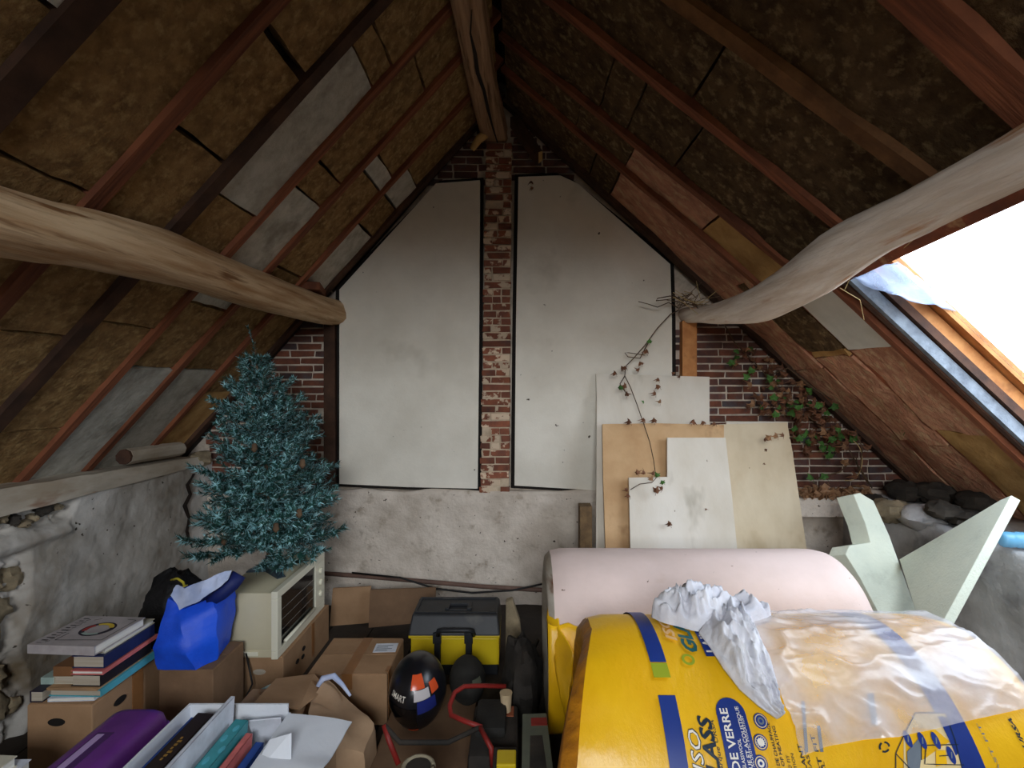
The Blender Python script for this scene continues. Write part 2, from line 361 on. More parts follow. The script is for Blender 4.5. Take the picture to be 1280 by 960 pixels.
rbox(mb, RR, WX0, WX1, YB-.1, WY0, .115, DK); rbox(mb, RR, WX0, WX1, WY1+.06, WD+.3, .115, DK)
mb.build('roof_deck', 'deck', cr)
def panel(RF, par, mat, x0, x1, ya, yb, seed=0, n0=.014, th=.07, sag=.006, tilt=0.0):
    """insulation panel; ya(x), yb(x) give its two long edges"""
    nu, nv = 8, 5
    g = .005
    def fn(u, v):
        x = x0+(x1-x0)*u; a = ya(x)+g; b = yb(x)-g; y = a+(b-a)*v
        n = n0+tilt*(u-.5)+sag*FB((x, y, seed), 7, seed, 3)
        return RF(x+.006*N3((x, y, 0), 9, seed+3)*(1 if 0 < v < 1 else .6), y, n)
    mb = MB(); nrm = NL if RF is RL else NR
    mb.slab(fn, nu, nv, nrm*th); mb.build('insulation_panel', mat, par, smooth='auto')
def rafter(RF, par, mat, x0, y0, x1, y1, wd=.05, n0=-.004, n1=.11):
    mb = MB(); k = 7; rg = []
    for i in range(k+1):
        t = i/k; x = x0+(x1-x0)*t; y = y0+(y1-y0)*t; j = .004*N3((x*5, y*5, 0)); ww = wd*(1+.12*N3((x*4, y*3, 4)))
        rg.append([RF(x, y-ww/2+j, n0+.004*N3((x*3, y, 9))), RF(x, y+ww/2+j, n0+.003*N3((x*3, y, 5))), RF(x, y+ww/2+j, n1), RF(x, y-ww/2+j, n1)])
    mb.rings(rg); mb.build('rafter', mat, par, bevel=0)
LR = [-1.55, -1.2, -.85, -.5, -.15, .15, .48, .81, 1.146, 1.505, 1.83, 2.165, 2.50, 2.855, 3.20]
LW = {1.146: ('rafter_dark', .075), 1.505: ('rafter', .05), 1.83: ('rafter_dark', .06), 2.165: ('rafter', .042), 2.50: ('rafter', .042), 2.855: ('rafter', .038), 3.20: ('rafter_dark', .06)}
for y in LR:
    m_, w_ = LW.get(y, ('rafter', .05)); rafter(RL, cl, m_, -2.45, y-.03, XR+.02, y+.02, w_)
bays = {(.81, 1.146): [(-2.4, -1.75, 'wool'), (-1.75, -1.0, 'wool'), (-1.0, -.1, 'wool_grey')],
        (1.146, 1.505): [(-2.4, -1.95, 'wool'), (-1.95, -1.60, 'wool_grey'), (-1.60, -1.235, 'wool'), (-1.235, -.62, 'wool'), (-.62, -.12, 'wool')],
        (1.505, 1.83): [(-2.4, -1.86, 'wool'), (-1.86, -1.58, 'wool'), (-1.58, -1.03, 'wool'), (-1.03, -.765, 'wool'), (-.75, -.12, 'wool')],
        (1.83, 2.165): [(-2.4, -1.89, 'wool'), (-1.89, -1.52, 'wool'), (-1.52, -1.10, 'wool'), (-1.10, -.61, 'wool_grey'), (-.61, -.53, 'wool'), (-.53, -.12, 'wool')],
        (2.165, 2.50): [(-2.4, -1.66, 'wool_grey'), (-1.66, -1.41, 'wool'), (-1.41, -.96, 'wool_grey'), (-.96, -.86, 'wool'), (-.86, -.45, 'wool'), (-.45, -.12, 'wool')],
        (2.50, 2.855): [(-2.4, -1.66, 'wool_grey'), (-1.66, -1.2, 'wool'), (-1.2, -.77, 'wool'), (-.77, -.70, 'wool_grey'), (-.70, -.12, 'wool')],
        (2.855, 3.20): [(-2.4, -1.77, 'wool_tan'), (-1.77, -1.26, 'wool'), (-1.26, -.91, 'wool_grey'), (-.91, -.76, 'wool'), (-.76, -.63, 'wool_grey'), (-.63, -.12, 'wool')],
        (3.20, 3.36): [(-2.4, -1.2, 'deck'), (-1.2, -.12, 'deck')]}
sd = 0
for i in range(len(LR)):
    a = LR[i]; b = LR[i+1] if i+1 < len(LR) else 3.36
    for (x0, x1, m_) in bays.get((a, b), [(-2.4, -1.5, 'wool'), (-1.5, -.8, 'wool'), (-.8, -.12, 'wool')]):
        sd += 1; wl = LW.get(a, (0, .05))[1]*.30; wr = LW.get(b, (0, .05))[1]*.30
        f0 = (lambda x, a=a, wl=wl: a-.03+.05*(x+2.45)/(XR+2.47)+wl); f1 = (lambda x, b=b, wr=wr: b-.03+.05*(x+2.45)/(XR+2.47)-wr)
        if b == 3.36: f1 = lambda x: 3.40
        panel(RL, cl, m_, x0+.004, x1-.004, f0, f1, sd, .016 if m_ != 'wool_grey' else .012, tilt=U(-.006, .006))
# right slope: rafters fan out slightly; upper run (ridge to purlin) and lower run
def ql(x0, y0, x1, y1): return lambda x: y0+(y1-y0)*(x-x0)/(x1-x0)
Q = [(-1.3, -1.3), (-.8, -.8), (-.35, -.35), (.05, .05), (.42, .42), (.78, .76), (1.16, 1.145), (1.75, 1.46), (2.135, 1.87), (2.615, 2.33), (2.89, 2.67), (3.23, 3.21)]
QM = {6: ('rafter', .10), 7: ('rafter_brown', .06), 8: ('rafter', .048), 9: ('rafter', .045), 10: ('rafter', .04), 11: ('rafter_dark', .07)}
for i, (a, b) in enumerate(Q):
    m_, w_ = QM.get(i, ('rafter', .05)); rafter(RR, cr, m_, -.1, a, 1.27, b, w_, n0=-.012)
qb = {6: [(-.1, .45, 'wool_dark'), (.45, 1.25, 'wool_dark')], 7: [(-.1, .65, 'wool_dark'), (.65, 1.25, 'wool_dark')],
      8: [(-.1, .377, 'wool_dark'), (.377, .506, 'wool_dark'), (.506, .72, 'wool_dark'), (.72, 1.26, 'wool_dark')],
      9: [(-.1, .30, 'wool_dark'), (.30, .56, 'wool_dark'), (.56, .95, 'wool_red'), (.95, 1.27, 'wool_tan')],
      10: [(-.1, .42, 'wool_dark'), (.42, .55, 'wool_dark'), (.55, 1.27, 'wool_red')], 11: [(-.1, .6, 'deck'), (.6, 1.27, 'deck')]}
for i in range(len(Q)):
    fa = ql(-.1, Q[i][0], 1.27, Q[i][1]); fb = ql(-.1, Q[i+1][0], 1.27, Q[i+1][1]) if i+1 < len(Q) else (lambda x: 3.40)
    wa = QM.get(i, (0, .05))[1]*.3; wb_ = QM.get(i+1, (0, .05))[1]*.3
    for (x0, x1, m_) in qb.get(i, [(-.1, .55, 'wool_dark'), (.55, 1.25, 'wool_dark')]):
        sd += 1; panel(RR, cr, m_, x0+.004, x1-.004, (lambda x, fa=fa, wa=wa: fa(x)+wa), (lambda x, fb=fb, wb_=wb_: fb(x)-wb_), sd, tilt=U(-.008, .008), sag=.012)
low = [2.20, 2.56, 2.90, 3.25]
for i, y in enumerate(low): rafter(RR, cr, ['rafter', 'red_wood', 'red_wood', 'rafter_dark'][i], 1.22, y, 2.75, y-(.0 if i == 0 else .0), [.04, .03, .04, .06][i], n1=.11, n0=[-.016, .018, .016, -.01][i])
lb = [(2.20, 2.56, [(1.25, 1.635, 'foil_white'), (1.635, 2.06, 'wool_red'), (2.06, 2.7, 'wool_tan')]),
      (2.56, 2.90, [(1.22, 1.62, 'wool_dark'), (1.62, 1.66, 'wool_tan'), (1.66, 2.15, 'wool_red'), (2.15, 2.7, 'wool_red')]),
      (2.90, 3.25, [(1.22, 1.72, 'wool_red'), (1.72, 2.7, 'wool_red')])]
for a, b, ps in lb:
    for (x0, x1, m_) in ps:
        sd += 1; panel(RR, cr, m_, x0+.004, x1-.004, (lambda x, a=a: a+.008), (lambda x, b=b: b-.008), sd, .010, sag=.003 if m_ == 'foil_white' else .022, tilt=-.01)
for y in (1.04, .75, .45, .12, -.3, -.8, -1.3): rafter(RR, cr, 'rafter', 1.3, y, 2.75, y)
for a, b in ((-1.6, -1.3), (-1.3, -.8), (-.8, -.3), (-.3, .12), (.12, .45), (.45, .75), (.75, 1.04)):
    sd += 1; panel(RR, cr, 'wool_red', 1.3, 2.7, (lambda x, a=a: a+.028), (lambda x, b=b: b-.028), sd, sag=.012)
# ---- skylight
wn = thing('window_1', RR(1.8, 1.3), 'wooden skylight opening in the right roof slope with bright white sky behind', 'window', kind='structure')
def wp(name, mat, x0, x1, y0, y1, n0, n1, par=wn, **kw):
    mb = MB(); rbox(mb, RR, x0, x1, y0, y1, n0, n1); return mb.build(name, mat, par, **kw)
wp('reveal_board', 'dark_wood', WX0, WX1, WY1+.035, WY1+.06, .0, DK)
fr = wp('insulation_strip', 'strip_grey', WX0+.02, WX1, WY1+.01, WY1+.035, .008, .055)
wp('batten', 'dark_wood', WX0, WX1, WY1-.005, WY1+.035, .062, .095)
wp('frame_board', 'orange_wood', WX0, WX1, WY1+.01, WY1+.035, .097, .15)
wp('sash_rail', 'orange_wood', WX0, WX1, WY1-.03, WY1+.05, .155, .19)
wp('sash_rail', 'orange_wood', WX0, WX1, WY0-.06, WY0+.02, .155, .19)
wp('reveal_board', 'orange_wood', WX0, WX1, WY0-.03, WY0, .0, .15)
mb = MB(); mb.hexa([RR(1.20, WY0, -.012), RR(1.285, WY0, -.012), RR(1.352, WY1+.03, -.012), RR(1.26, WY1+.03, -.012), RR(1.20, WY0, .03), RR(1.285, WY0, .03), RR(1.352, WY1+.03, .03), RR(1.26, WY1+.03, .03)])
mb.build('head_board', 'red_wood', wn, bevel=.004)
wp('head_board', 'red_wood', WX0-.02, WX0, WY0-.03, WY1+.03, .034, DK)
wp('sill_board', 'orange_wood', WX1, WX1+.03, WY0-.03, WY1+.03, -.004, DK)
wp('pane', 'pane', WX0+.001, WX1-.001, WY0+.021, WY1-.031, .170, .174)
# torn plastic film stapled in the window corner
q0 = P(1065, 345, 2.02); q1 = P(1122, 327, 2.06); q2 = P(1196, 388, 2.06); q3 = P(1150, 380, 2.0)
mb = MB()
def ff(u, v):
    a = q0.lerp(q1, v); b = q3.lerp(q2, v); p = a.lerp(b, u)
    return p+Vector((0, -.02*math.sin(u*3.1)+.012*FB(p, 14, 2), .012*FB(p, 11, 5)-.02*math.sin(u*3.14)*(1-v)))
mb.slab(ff, 16, 8, (0, .0015, 0))
mb.build('plastic_strip', 'window_film', None, smooth=True, label='torn bluish plastic strip hanging in the skylight corner', cat='plastic film')
# ---- gable wall
wb = thing('wall_back', (0, WD, 0), 'gable wall of narrow dark bricks over rough lime plaster', 'wall', kind='structure')
gp = [(-2.75, -.1), (2.95, -.1), (2.95, AR-BR*2.95+.25), (XR, AL+BL*XR+.3), (-2.75, AL-BL*2.75+.3)]
mb = MB(); mb.prism([Vector((x, WD+.012, z)) for x, z in gp], (0, .25, 0)); mb.build('mortar_bed', 'mortar', wb)
ZP = .722                                   # top of the plastered base
def rough_wall(fn, nu, nv, off, name, mat, par): mb = MB(); mb.slab(fn, nu, nv, off); return mb.build(name, mat, par, smooth=True)
def gbase(u, v):
    x = -2.3+4.8*u; z = -.02+(ZP+.02)*v
    e = .03*max(0, v-.86)/.14
    y = WD-.055-.016*FB((x, 0, z), 3.5, 1)-.007*FB((x, 0, z), 14, 2)+e*e*20*.03
    if v == 1: z += .014*N3((x*6, 0, 0), 1, 4)
    return Vector((x, y, z))
rough_wall(gbase, 150, 36, (0, .12, 0), 'plaster_base', 'plaster', wb)
# bricks: a few shared shapes
def brick_mesh(L, hh, dp, seed, mat):
    mb = MB(); random.seed(seed)
    j = lambda s: U(-s, s)
    mb.hexa([(-L/2+j(.004), -dp/2+j(.003), -hh/2+j(.0025)), (L/2+j(.004), -dp/2+j(.003), -hh/2+j(.0025)), (L/2, dp/2, -hh/2), (-L/2, dp/2, -hh/2),
             (-L/2+j(.004), -dp/2+j(.003), hh/2+j(.0025)), (L/2+j(.004), -dp/2+j(.003), hh/2+j(.0025)), (L/2, dp/2, hh/2), (-L/2, dp/2, hh/2)])
    return mb.mesh('brick', mat, center=False, bevel=.003)[0]
CP = .0472
BMS = {}
for m_ in ('brick', 'brick_dark', 'brick_limed'):
    for L in (.205, .152, .098, .055): BMS[(m_, L)] = [brick_mesh(L, CP-.0105, .05, s, m_) for s in range(4)]
def lay(par, x0f, x1f, z0, z1, yface, mats, seed, skip=0.0, lens=(.205, .098, .098, .152)):
    random.seed(seed); z = z0; r_ = 0
    while z < z1:
        a = x0f(z); b = x1f(z); x = a - (0 if r_ % 2 else U(.0, .05)); first = True
        while x < b-.03:
            L = random.choice(lens); rem = b-x
            if rem < L+.03: L = min((.205, .152, .098, .055), key=lambda q: abs(q-rem))
            if rem < .04: break
            if x+L < a+.03: x += L+.009; continue
            if R() >= skip:
                me = random.choice(BMS[(random.choice(mats), L)])
                o = link('brick', me, (x+L/2, yface+.025+U(-.003, .004), z+CP/2+U(-.001, .001)), par)
                o.rotation_euler = (U(-.01, .01), U(-.012, .012), U(-.012, .012))
            x += L+.009
        z += CP; r_ += 1
gx = lambda p: (p-CX)/F*WD
gz = lambda p: H+(CY-p)/F*WD
lay(wb, lambda z: max(gx(262), (z-AL)/BL-.02), lambda z: gx(406), ZP+.0, gz(402), WD, ('brick', 'brick', 'brick_dark'), 5, lens=(.205, .205, .152, .098))
lay(wb, lambda z: gx(868), lambda z: min(gx(1135), (AR-z)/BR+.03), ZP-.04, gz(404), WD, ('brick_dark', 'brick_dark', 'brick'), 6, lens=(.205, .205, .152, .098))
lay(wb, lambda z: gx(840), lambda z: gx(852), gz(466), gz(404), WD, ('brick_dark',), 8, lens=(.055,))
lay(wb, lambda z: max(gx(535), (z-AL)/BL), lambda z: gx(606), gz(232), gz(150), WD, ('brick_dark',), 9)
lay(wb, lambda z: gx(642), lambda z: min(gx(720), (AR-z)/BR), gz(226), gz(150), WD, ('brick_dark',), 10)
# brick pier in the middle of the gable
pier = thing('brick_pier', (gx(620), WD-.06, ZP), 'narrow brick pier smeared with lime mortar between two white boards', 'pillar')
mb = MB(); zt, zb = gz(182), ZP-.02
mb.hexa([(gx(602), WD-.04, zb), (gx(636), WD-.04, zb), (gx(636), WD+.02, zb), (gx(602), WD+.02, zb), (gx(609), WD-.04, zt), (gx(640), WD-.04, zt), (gx(640), WD+.02, zt), (gx(609), WD+.02, zt)])
mb.build('mortar_core', 'lime', pier)
pl0 = lambda z: gx(601)+(gx(608)-gx(601))*(z-zb)/(zt-zb); pl1 = lambda z: gx(638)+(gx(641)-gx(638))*(z-zb)/(zt-zb)
random.seed(21); z = zb+.002; PITCH = CP*.985
while z < zt-.02:
    a, b = pl0(z)+U(-.004, .004), pl1(z)+U(-.004, .004); wdt = b-a; x = a
    for f_ in random.choice(([1.0], [1.0], [.5, .5], [.68, .32], [.32, .68], [.36, .3, .34])):
        L = wdt*f_-.006
        if R() > .07 or f_ == 1.0:
            key = min((.205, .152, .098, .055), key=lambda q: abs(q-L)); o = link('brick', random.choice(BMS[(random.choice(('brick_limed', 'brick_limed', 'brick_limed', 'brick')), key)]), (x+L/2, WD-.027+U(-.004, .004), z+CP/2), pier)
            o.scale = (L/key, 1, 1); o.rotation_euler = (U(-.01, .01), U(-.02, .02), U(-.015, .015))
        x += wdt*f_
    z += PITCH
# posts beside the boards
mb = MB(); mb.box((gx(408), WD-.05, ZP-.01), (gx(422), WD+.02, gz(404))); mb.build('wall_post', 'rafter_dark', None, bevel=.004, label='slim reddish timber post left of the white boards', cat='post')
mb = MB(); mb.box((gx(850), WD-.05, gz(640)), (gx(868), WD+.02, gz(402))); mb.build('wall_post', 'orange_wood', None, bevel=.004, label='short orange timber post under the right purlin end', cat='post')
# white boards either side of the pier
def wboard(pts, label, y=WD-.015, th=.03):
    mb = MB(); mb.prism([P(a, b, y-th) for a, b in pts], (0, th, 0)); bd = mb.build('insulation_board', 'board_white', None, bevel=.002, label=label, cat='board', group='white boards on the gable')
    cx = sum(a for a, b in pts)/len(pts); cy = sum(b for a, b in pts)/len(pts)
    mb = MB(); mb.prism([P(a+math.copysign(4.5, a-cx), b+math.copysign(3, b-cy), y+.002) for a, b in pts], (0, .010, 0)); mb.build('gap_shade_sheet', 'gap_shade', bd)  # dark sheet added behind each board so the gaps read as shaded
wboard([(424, 362), (545, 229), (600, 225), (599, 420), (597, 611), (510, 609), (424, 605)], 'tall white insulation board left of the brick pier')
wboard([(648, 221), (700, 219), (722, 229), (838, 330), (840, 400), (841, 617), (745, 613), (643, 607), (645, 400)], 'tall white insulation board right of the brick pier')
# ---- side walls
wl_ = thing('wall_left', (-2, 1.5, 0), 'low left wall of stained grey plaster with rubble stone showing through', 'wall', kind='structure')
XL = -1.98
def leftw(u, v, ya=1.25):
    y = ya+(WD+.1-ya)*u; z = -.02+(ZE_L+.02)*v
    x = XL+.018*FB((0, y, z), 2.6, 3)+.003*FB((0, y, z), 11, 4)+.0015*FB((0, y, z), 30, 7, 2)
    e1 = min(1, max(0, (2.27+.05*N3((y, z*9, 0), 1, 2)-y)/.02))
    r1 = e1*min(1, max(0, (z-.80-.02*N3((y*9, z, 0)))/.015))*min(1, max(0, (.905-z)/.02))
    e2 = min(1, max(0, (2.06+.05*N3((0, z*7, 0), 1, 5)-y)/.02))
    r2 = e2*min(1, max(0, (.735-z)/.02))
    led = e1*math.exp(-((z-.765)/.022)**2)
    rr = max(r1, r2)
    rub = rr*(.035*abs(FB((y, z, 0), 13, 12, 4))+.012*FB((y, z, 3), 40, 13, 3))
    return Vector((x-.055*rr+rub+.022*led, y, z))
rough_wall(leftw, 230, 96, (-.3, 0, 0), 'plaster_face', 'plaster_grey', wl_)
mb = MB(); mb.box((XL-.3, YB, -.02), (XL+.004, 1.25, ZE_L)); mb.build('plaster_face', 'plaster_grey', wl_)
random.seed(31)
def rock(par, c, r, mat='stone', name='stone', sd=0, **kw):
    mb = MB(); mb.ball(c, r, 14, 10, lambda d: 1+.34*FB((d.x+sd, d.y, d.z), 2.2, sd, 4)); return mb.build(name, mat, par, smooth='auto', **kw)
for i in range(14):
    y = 1.62+.046*i; rock(wl_, (XL-.045+U(-.012, .008), y, .85+U(-.03, .03)), (.035, U(.018, .036), U(.014, .028)), 'stone' if i % 3 else 'stone_dark', sd=i)
for i in range(9):
    for j in range(5):
        y = 1.40+.08*i+U(-.02, .02)
        if y < 2.03: rock(wl_, (XL-.05, y, .16+.125*j+U(-.03, .03)), (.045, U(.03, .06), U(.035, .065)), sd=20+i*5+j)
ck = [(244, 592), (236, 606), (240, 618), (233, 632), (238, 648), (235, 664), (241, 684)]
mb = MB(); cpt = []
for px, py in ck: q = onplane(px, py, Vector((XL+.02, 0, 0)), Vector((1, 0, 0))); cpt.append(q)
mb.rings([[q+Vector((.0, -w_, 0)), q+Vector((.0, w_, 0)), q+Vector((-.02, w_, 0)), q+Vector((-.02, -w_, 0))] for q, w_ in zip(cpt, (.001, .003, .002, .005, .002, .004, .001))]); mb.build('crack', 'crack', wl_)
mb = MB()
def plf(u, v):
    y = YB+(3.17-YB)*u; th = .105-.05*max(0, (y-1.9)/1.25)
    zb_ = ZE_L-.002+.006*N3((y*5, 0, 0))*u; x = XL+.022+.012*FB((0, y, 0), 4, 6)
    return [Vector((x, y, zb_)), Vector((x+.003, y, zb_+th*.5)), Vector((x-.012, y, zb_+th+.006*N3((y*9, 1, 1)))), Vector((XL-.3, y, zb_+th)), Vector((XL-.3, y, zb_))]
mb.rings([plf(i/60, 0) for i in range(61)]); mb.build('wall_plate', 'plate_white', None, smooth='auto', label='weathered whitewashed timber plate along the left wall top', cat='beam')
# short log lying on the plate
mb = MB(); mb.tube([(-2.02, 2.62+.42*i/8, 1.028-.012*i/8) for i in range(9)], [.042+.004*N3((i, 0, 0), 2.3) for i in range(9)], 9); lo = mb.build('log', 'plate_white', None, smooth='auto', label='short pale log lying on the left wall plate', cat='log')
mb = MB(); mb.tube([(-2.02, 2.605, 1.028), (-2.02, 2.625, 1.028)], .040, 9); mb.build('cut_end', 'dark_wood', lo)
rock(None, (-2.0, 3.2, .93), (.06, .08, .05), 'stone', 'rubble_stone', 77, label='rough rubble stone at the left gable corner', cat='stone')
wr_ = thing('wall_right', (2.1, 1.5, 0), 'low right wall of grey cement render below the roof edge', 'wall', kind='structure')
def rightw(u, v):
    y = YB+(WD+.1-YB)*u; z = -.02+(ZE_R+.02)*v
    return Vector((2.05+.02*FB((0, y, z), 2.4, 8)+.004*FB((0, y, z), 16, 9)+.015*max(0, v-.93)/.07, y, z+(.02*N3((0, y*5, 0), 1, 3) if v == 1 else 0)))
rough_wall(rightw, 150, 28, (.75, 0, 0), 'render_face', 'plaster_right', wr_)
random.seed(41)
for i, (px, py, d, r) in enumerate([(1110, 640, 2.75, .10), (1150, 648, 2.62, .10), (1178, 640, 2.5, .07), (1092, 632, 3.0, .09), (1205, 650, 2.45, .07), (1130, 615, 3.02, .10), (1170, 618, 2.9, .1), (1215, 628, 2.7, .09)]):
    rock(wr_, P(px, py, d)+Vector((.03, .03, 0)), (r, r*1.1, r*.6), ['stone', 'plaster_right', 'stone_dark', 'stone_dark', 'stone_dark', 'stone_dark', 'stone_dark', 'stone_dark'][i], sd=60+i)
wf = thing('wall_front', (0, YB, 0), 'plastered wall behind the viewer', 'wall', kind='structure')
mb = MB()
for pg in ([(-2.75, -.1), (GX0, -.1), (GX0, AL+BL*GX0+.3), (-2.75, AL-BL*2.75+.3)], [(GX1, -.1), (2.95, -.1), (2.95, AR-BR*2.95+.25), (GX1, AR-BR*GX1+.3)],
           [(GX0, -.1), (GX1, -.1), (GX1, GZ0), (GX0, GZ0)], [(GX0, GZ1), (GX1, GZ1), (GX1, AR-BR*GX1+.3), (XR, AL+BL*XR+.3), (GX0, AL+BL*GX0+.3)]):
    mb.prism([Vector((x, YB, z)) for x, z in pg], (0, -.15, 0))
mb.build('plaster_face', 'plaster_grey', wf)
w2 = thing('fill_window', (0, YB, GZ0), 'added wooden window giving fill light in the wall behind the viewer', 'window', kind='structure')
for a, b in (((GX0, YB-.1, GZ0), (GX0+.05, YB-.04, GZ1)), ((GX1-.05, YB-.1, GZ0), (GX1, YB-.04, GZ1)), ((GX0+.05, YB-.1, GZ0), (GX1-.05, YB-.04, GZ0+.05)), ((GX0+.05, YB-.1, GZ1-.05), (GX1-.05, YB-.04, GZ1)), ((.02, YB-.1, GZ0+.05), (.07, YB-.04, GZ1-.05))):
    mb = MB(); mb.box(a, b); mb.build('fill_window_bar', 'orange_wood', w2)

# ================================================================== BEAMS
def timber(name, mat, pts, ws, hs, rot, sq, label, k=16, amp=.006, seed=0, cat='beam'):
    """hewn timber swept along y: pts centres, ws/hs widths and heights, sq = squareness"""
    P_ = []; n = len(pts)
    for i in range(n-1):
        m = max(2, int((pts[i+1]-pts[i]).length/.05))
        for j in range(m): P_.append((i, j/m))
    P_.append((n-2, 1.0)); rg = []
    def cat_(a, i, t):
        g = lambda q: a[max(0, min(n-1, q))]
        p0, p1, p2, p3 = g(i-1), g(i), g(i+1), g(i+2)
        return ((p1*2)+(p2-p0)*t+(p0*2-p1*5+p2*4-p3)*t*t+(p1*3-p0-p2*3+p3)*t*t*t)*.5
    for i, t in P_:
        c = cat_(pts, i, t); w_ = cat_(ws, i, t)/2; h_ = cat_(hs, i, t)/2; ring = []
        for q in range(k):
            a = 2*math.pi*q/k; ca, sa = math.cos(a), math.sin(a); s_ = (abs(ca)**sq+abs(sa)**sq)**(-1/sq)
            x = ca*s_*w_; z = sa*s_*h_; e = 1+amp/w_*FB((ca*2, c.y*1.6, sa*2), 1, seed, 4)
            x, z = (x*math.cos(rot)-z*math.sin(rot))*e, (x*math.sin(rot)+z*math.cos(rot))*e
            ring.append(c+Vector((x, 0, z)))
        rg.append(ring)
    mb = MB(); mb.rings(rg); return mb.build(name, mat, None, smooth=True, label=label, cat=cat)
# ridge
rp = [P(619, 163, 3.34), P(601, 88, 2.66), Vector((-.222, 2.06, 3.02)), Vector((-.25, 1.2, 3.03)), Vector((-.2, -.2, 3.03)), Vector((-.15, -1.6, 3.03))]
rp[0].z = 3.02; rp[1].z = 3.02
rb = timber('ridge_beam', 'oak_ridge', rp, [.165, .15, .14, .16, .16, .16], [.15]*6, .0, 4.5, 'hewn oak ridge beam with a long drying crack', seed=2, amp=.008)
mb = MB(); cr_pts = [(590, 12), (588, 40), (594, 66), (597, 90), (605, 112), (610, 135), (615, 155), (622, 178)]
def rz_(px, py):
    r = ray(px, py); d = (2.945-H)/r.z; return Vector((r.x*d, d, 2.943))
cpts = [rz_(*p) for p in cr_pts]
vs_ = []
for i, p in enumerate(cpts):
    wv = .009*math.sin(math.pi*(i+.35)/(len(cpts)))*(1+.5*N3((i*1.7, 0, 0))); vs_ += [p+Vector((-wv, 0, -.006)), p+Vector((wv, 0, -.006)), p+Vector((wv, 0, .03)), p+Vector((-wv, 0, .03))]
mb.rings([vs_[4*i:4*i+4] for i in range(len(cpts))]); mb.build('crack', 'crack', rb)
# left purlin
lp = [P(424, 392, 3.32), P(400, 387, 3.02), P(350, 371, 2.52), P(300, 355, 2.16), P(250, 338, 1.89), P(200, 320, 1.68), P(100, 296, 1.375), P(0, 277, 1.18), Vector((-1.22, .5, 1.76)), Vector((-1.2, -.6, 1.74)), Vector((-1.2, -1.6, 1.74))]
th = [.148, .145, .165, .155, .145, .165, .147, .147, .15, .15, .15]
for i in range(len(lp)): lp[i].x = lp[i].x*.5-1.19*.5
timber('purlin', 'oak', lp, [.15]*11, th, .35, 3.0, 'pale hewn oak purlin crossing the left roof slope', seed=5, amp=.008)
# right purlin: bowed
xs = [858, 880, 905, 950, 1000, 1050, 1100, 1150, 1200, 1280]; ds = [3.32, 3.02, 2.76, 2.36, 2.02, 1.77, 1.57, 1.42, 1.29, 1.125]
yt = [384, 383, 377, 357, 325, 283, 255, 230, 203, 157]; yb_ = [404, 404, 405, 402, 382, 350, 317, 294, 268, 232]
rpp = [P(x, (a+b)/2, d) for x, a, b, d in zip(xs, yt, yb_, ds)]; rh = [(b-a)/F*d*.98 for a, b, d in zip(yt, yb_, ds)]
for v in ((1.1, .5, 1.93), (1.1, -.6, 1.95), (1.1, -1.6, 1.95)): rpp.append(Vector(v)); rh.append(.14)
rpu = timber('purlin', 'oak_pale', rpp, [h*.95 for h in rh], rh, .5, 2.6, 'bowed pale grey purlin dipping under the right roof slope', seed=9, amp=.009)
# ridge stubs, blocks on the purlin ends
mb = MB(); a = P(590, 187, 3.2); mb.tube([a, a+Vector((.045, -.02, .055)), a+Vector((.11, .02, .13))], [.018, .026, .03], 7); mb.build('wood_stub', 'wood_cut', None, smooth=True, label='pale split wooden stub left of the ridge beam end', cat='wood')
mb = MB(); a = P(674, 198, 3.1); b = P(643, 150, 3.14); mb.prism([a+Vector((-.028, 0, -.035)), a+Vector((.022, 0, -.012)), a+Vector((.022, 0, .045)), a+Vector((-.028, 0, .03))], b-a+Vector((0, .02, 0)))
wo = mb.build('wood_stub', 'rafter_dark', None, bevel=.004, label='short dark plank end right of the ridge beam', cat='wood')
mb = MB(); mb.prism([a+Vector((-.004, -.002, -.033)), a+Vector((.020, -.002, -.012)), a+Vector((.020, -.002, .042)), a+Vector((-.004, -.002, .035))], (0, -.004, 0)); mb.build('cut_end', 'wood_cut', wo)
mb = MB(); a = P(388, 362, 3.0); mb.box(a-Vector((.05, .12, .02)), a+Vector((.06, .18, .025)), .25); mb.build('wedge_block', 'rafter', None, bevel=.005, label='reddish wooden wedge resting on the left purlin end', cat='wood')

# ================================================================== LEANING BOARDS (right of the pier)
LK = .28
def lean_pts(pts, c):
    """pixels -> points on the leaning plane y = c + LK*z ; None y = floor below the last x"""
    out = []
    for px, py in pts:
        if py is None: out.append(Vector((out[-1].x if px is None else px, c, .0)))
        else: out.append(onplane(px, py, Vector((0, c, 0)), Vector((0, 1, -LK))))
    return out
def leanboard(pts, c, th, mat, name, label, edge=None):
    a = lean_pts(pts, c); bottom_l, bottom_r = a[0], a[-1]
    poly = a+[Vector((a[-1].x, c, 0)), Vector((a[0].x, c, 0))]
    mb = MB(); mb.prism(poly, Vector((0, th, -th*LK)))
    for v in mb.v: v.z = max(v.z, .001)
    return mb.build(name, mat, None, bevel=.0015, label=label, cat='board', group='offcut boards leaning on the gable')
leanboard([(745, 690), (746, 500), (745, 467), (887, 471), (887, 560)], 2.81, .014, 'plasterboard', 'plasterboard_sheet', 'white plasterboard, the topmost of the leaning offcuts')
cb = leanboard([(880, 690), (880, 531), (984, 528), (990, 560), (1009, 690)], 2.777, .013, 'cream_board', 'hardboard_sheet', 'stained cream sheet on the right of the leaning offcuts')
leanboard([(908, 690), (908, 527), (985, 527), (985, 600)], 2.796, .010, 'plasterboard', 'plasterboard_sheet', 'white sheet whose top edge peeps above the cream sheet')
tb = leanboard([(757, 690), (754, 600), (753, 530), (820, 529), (905, 531), (905, 690)], 2.755, .016, 'tan_board', 'fibreboard_sheet', 'tan fibreboard sheet behind the notched white offcut')
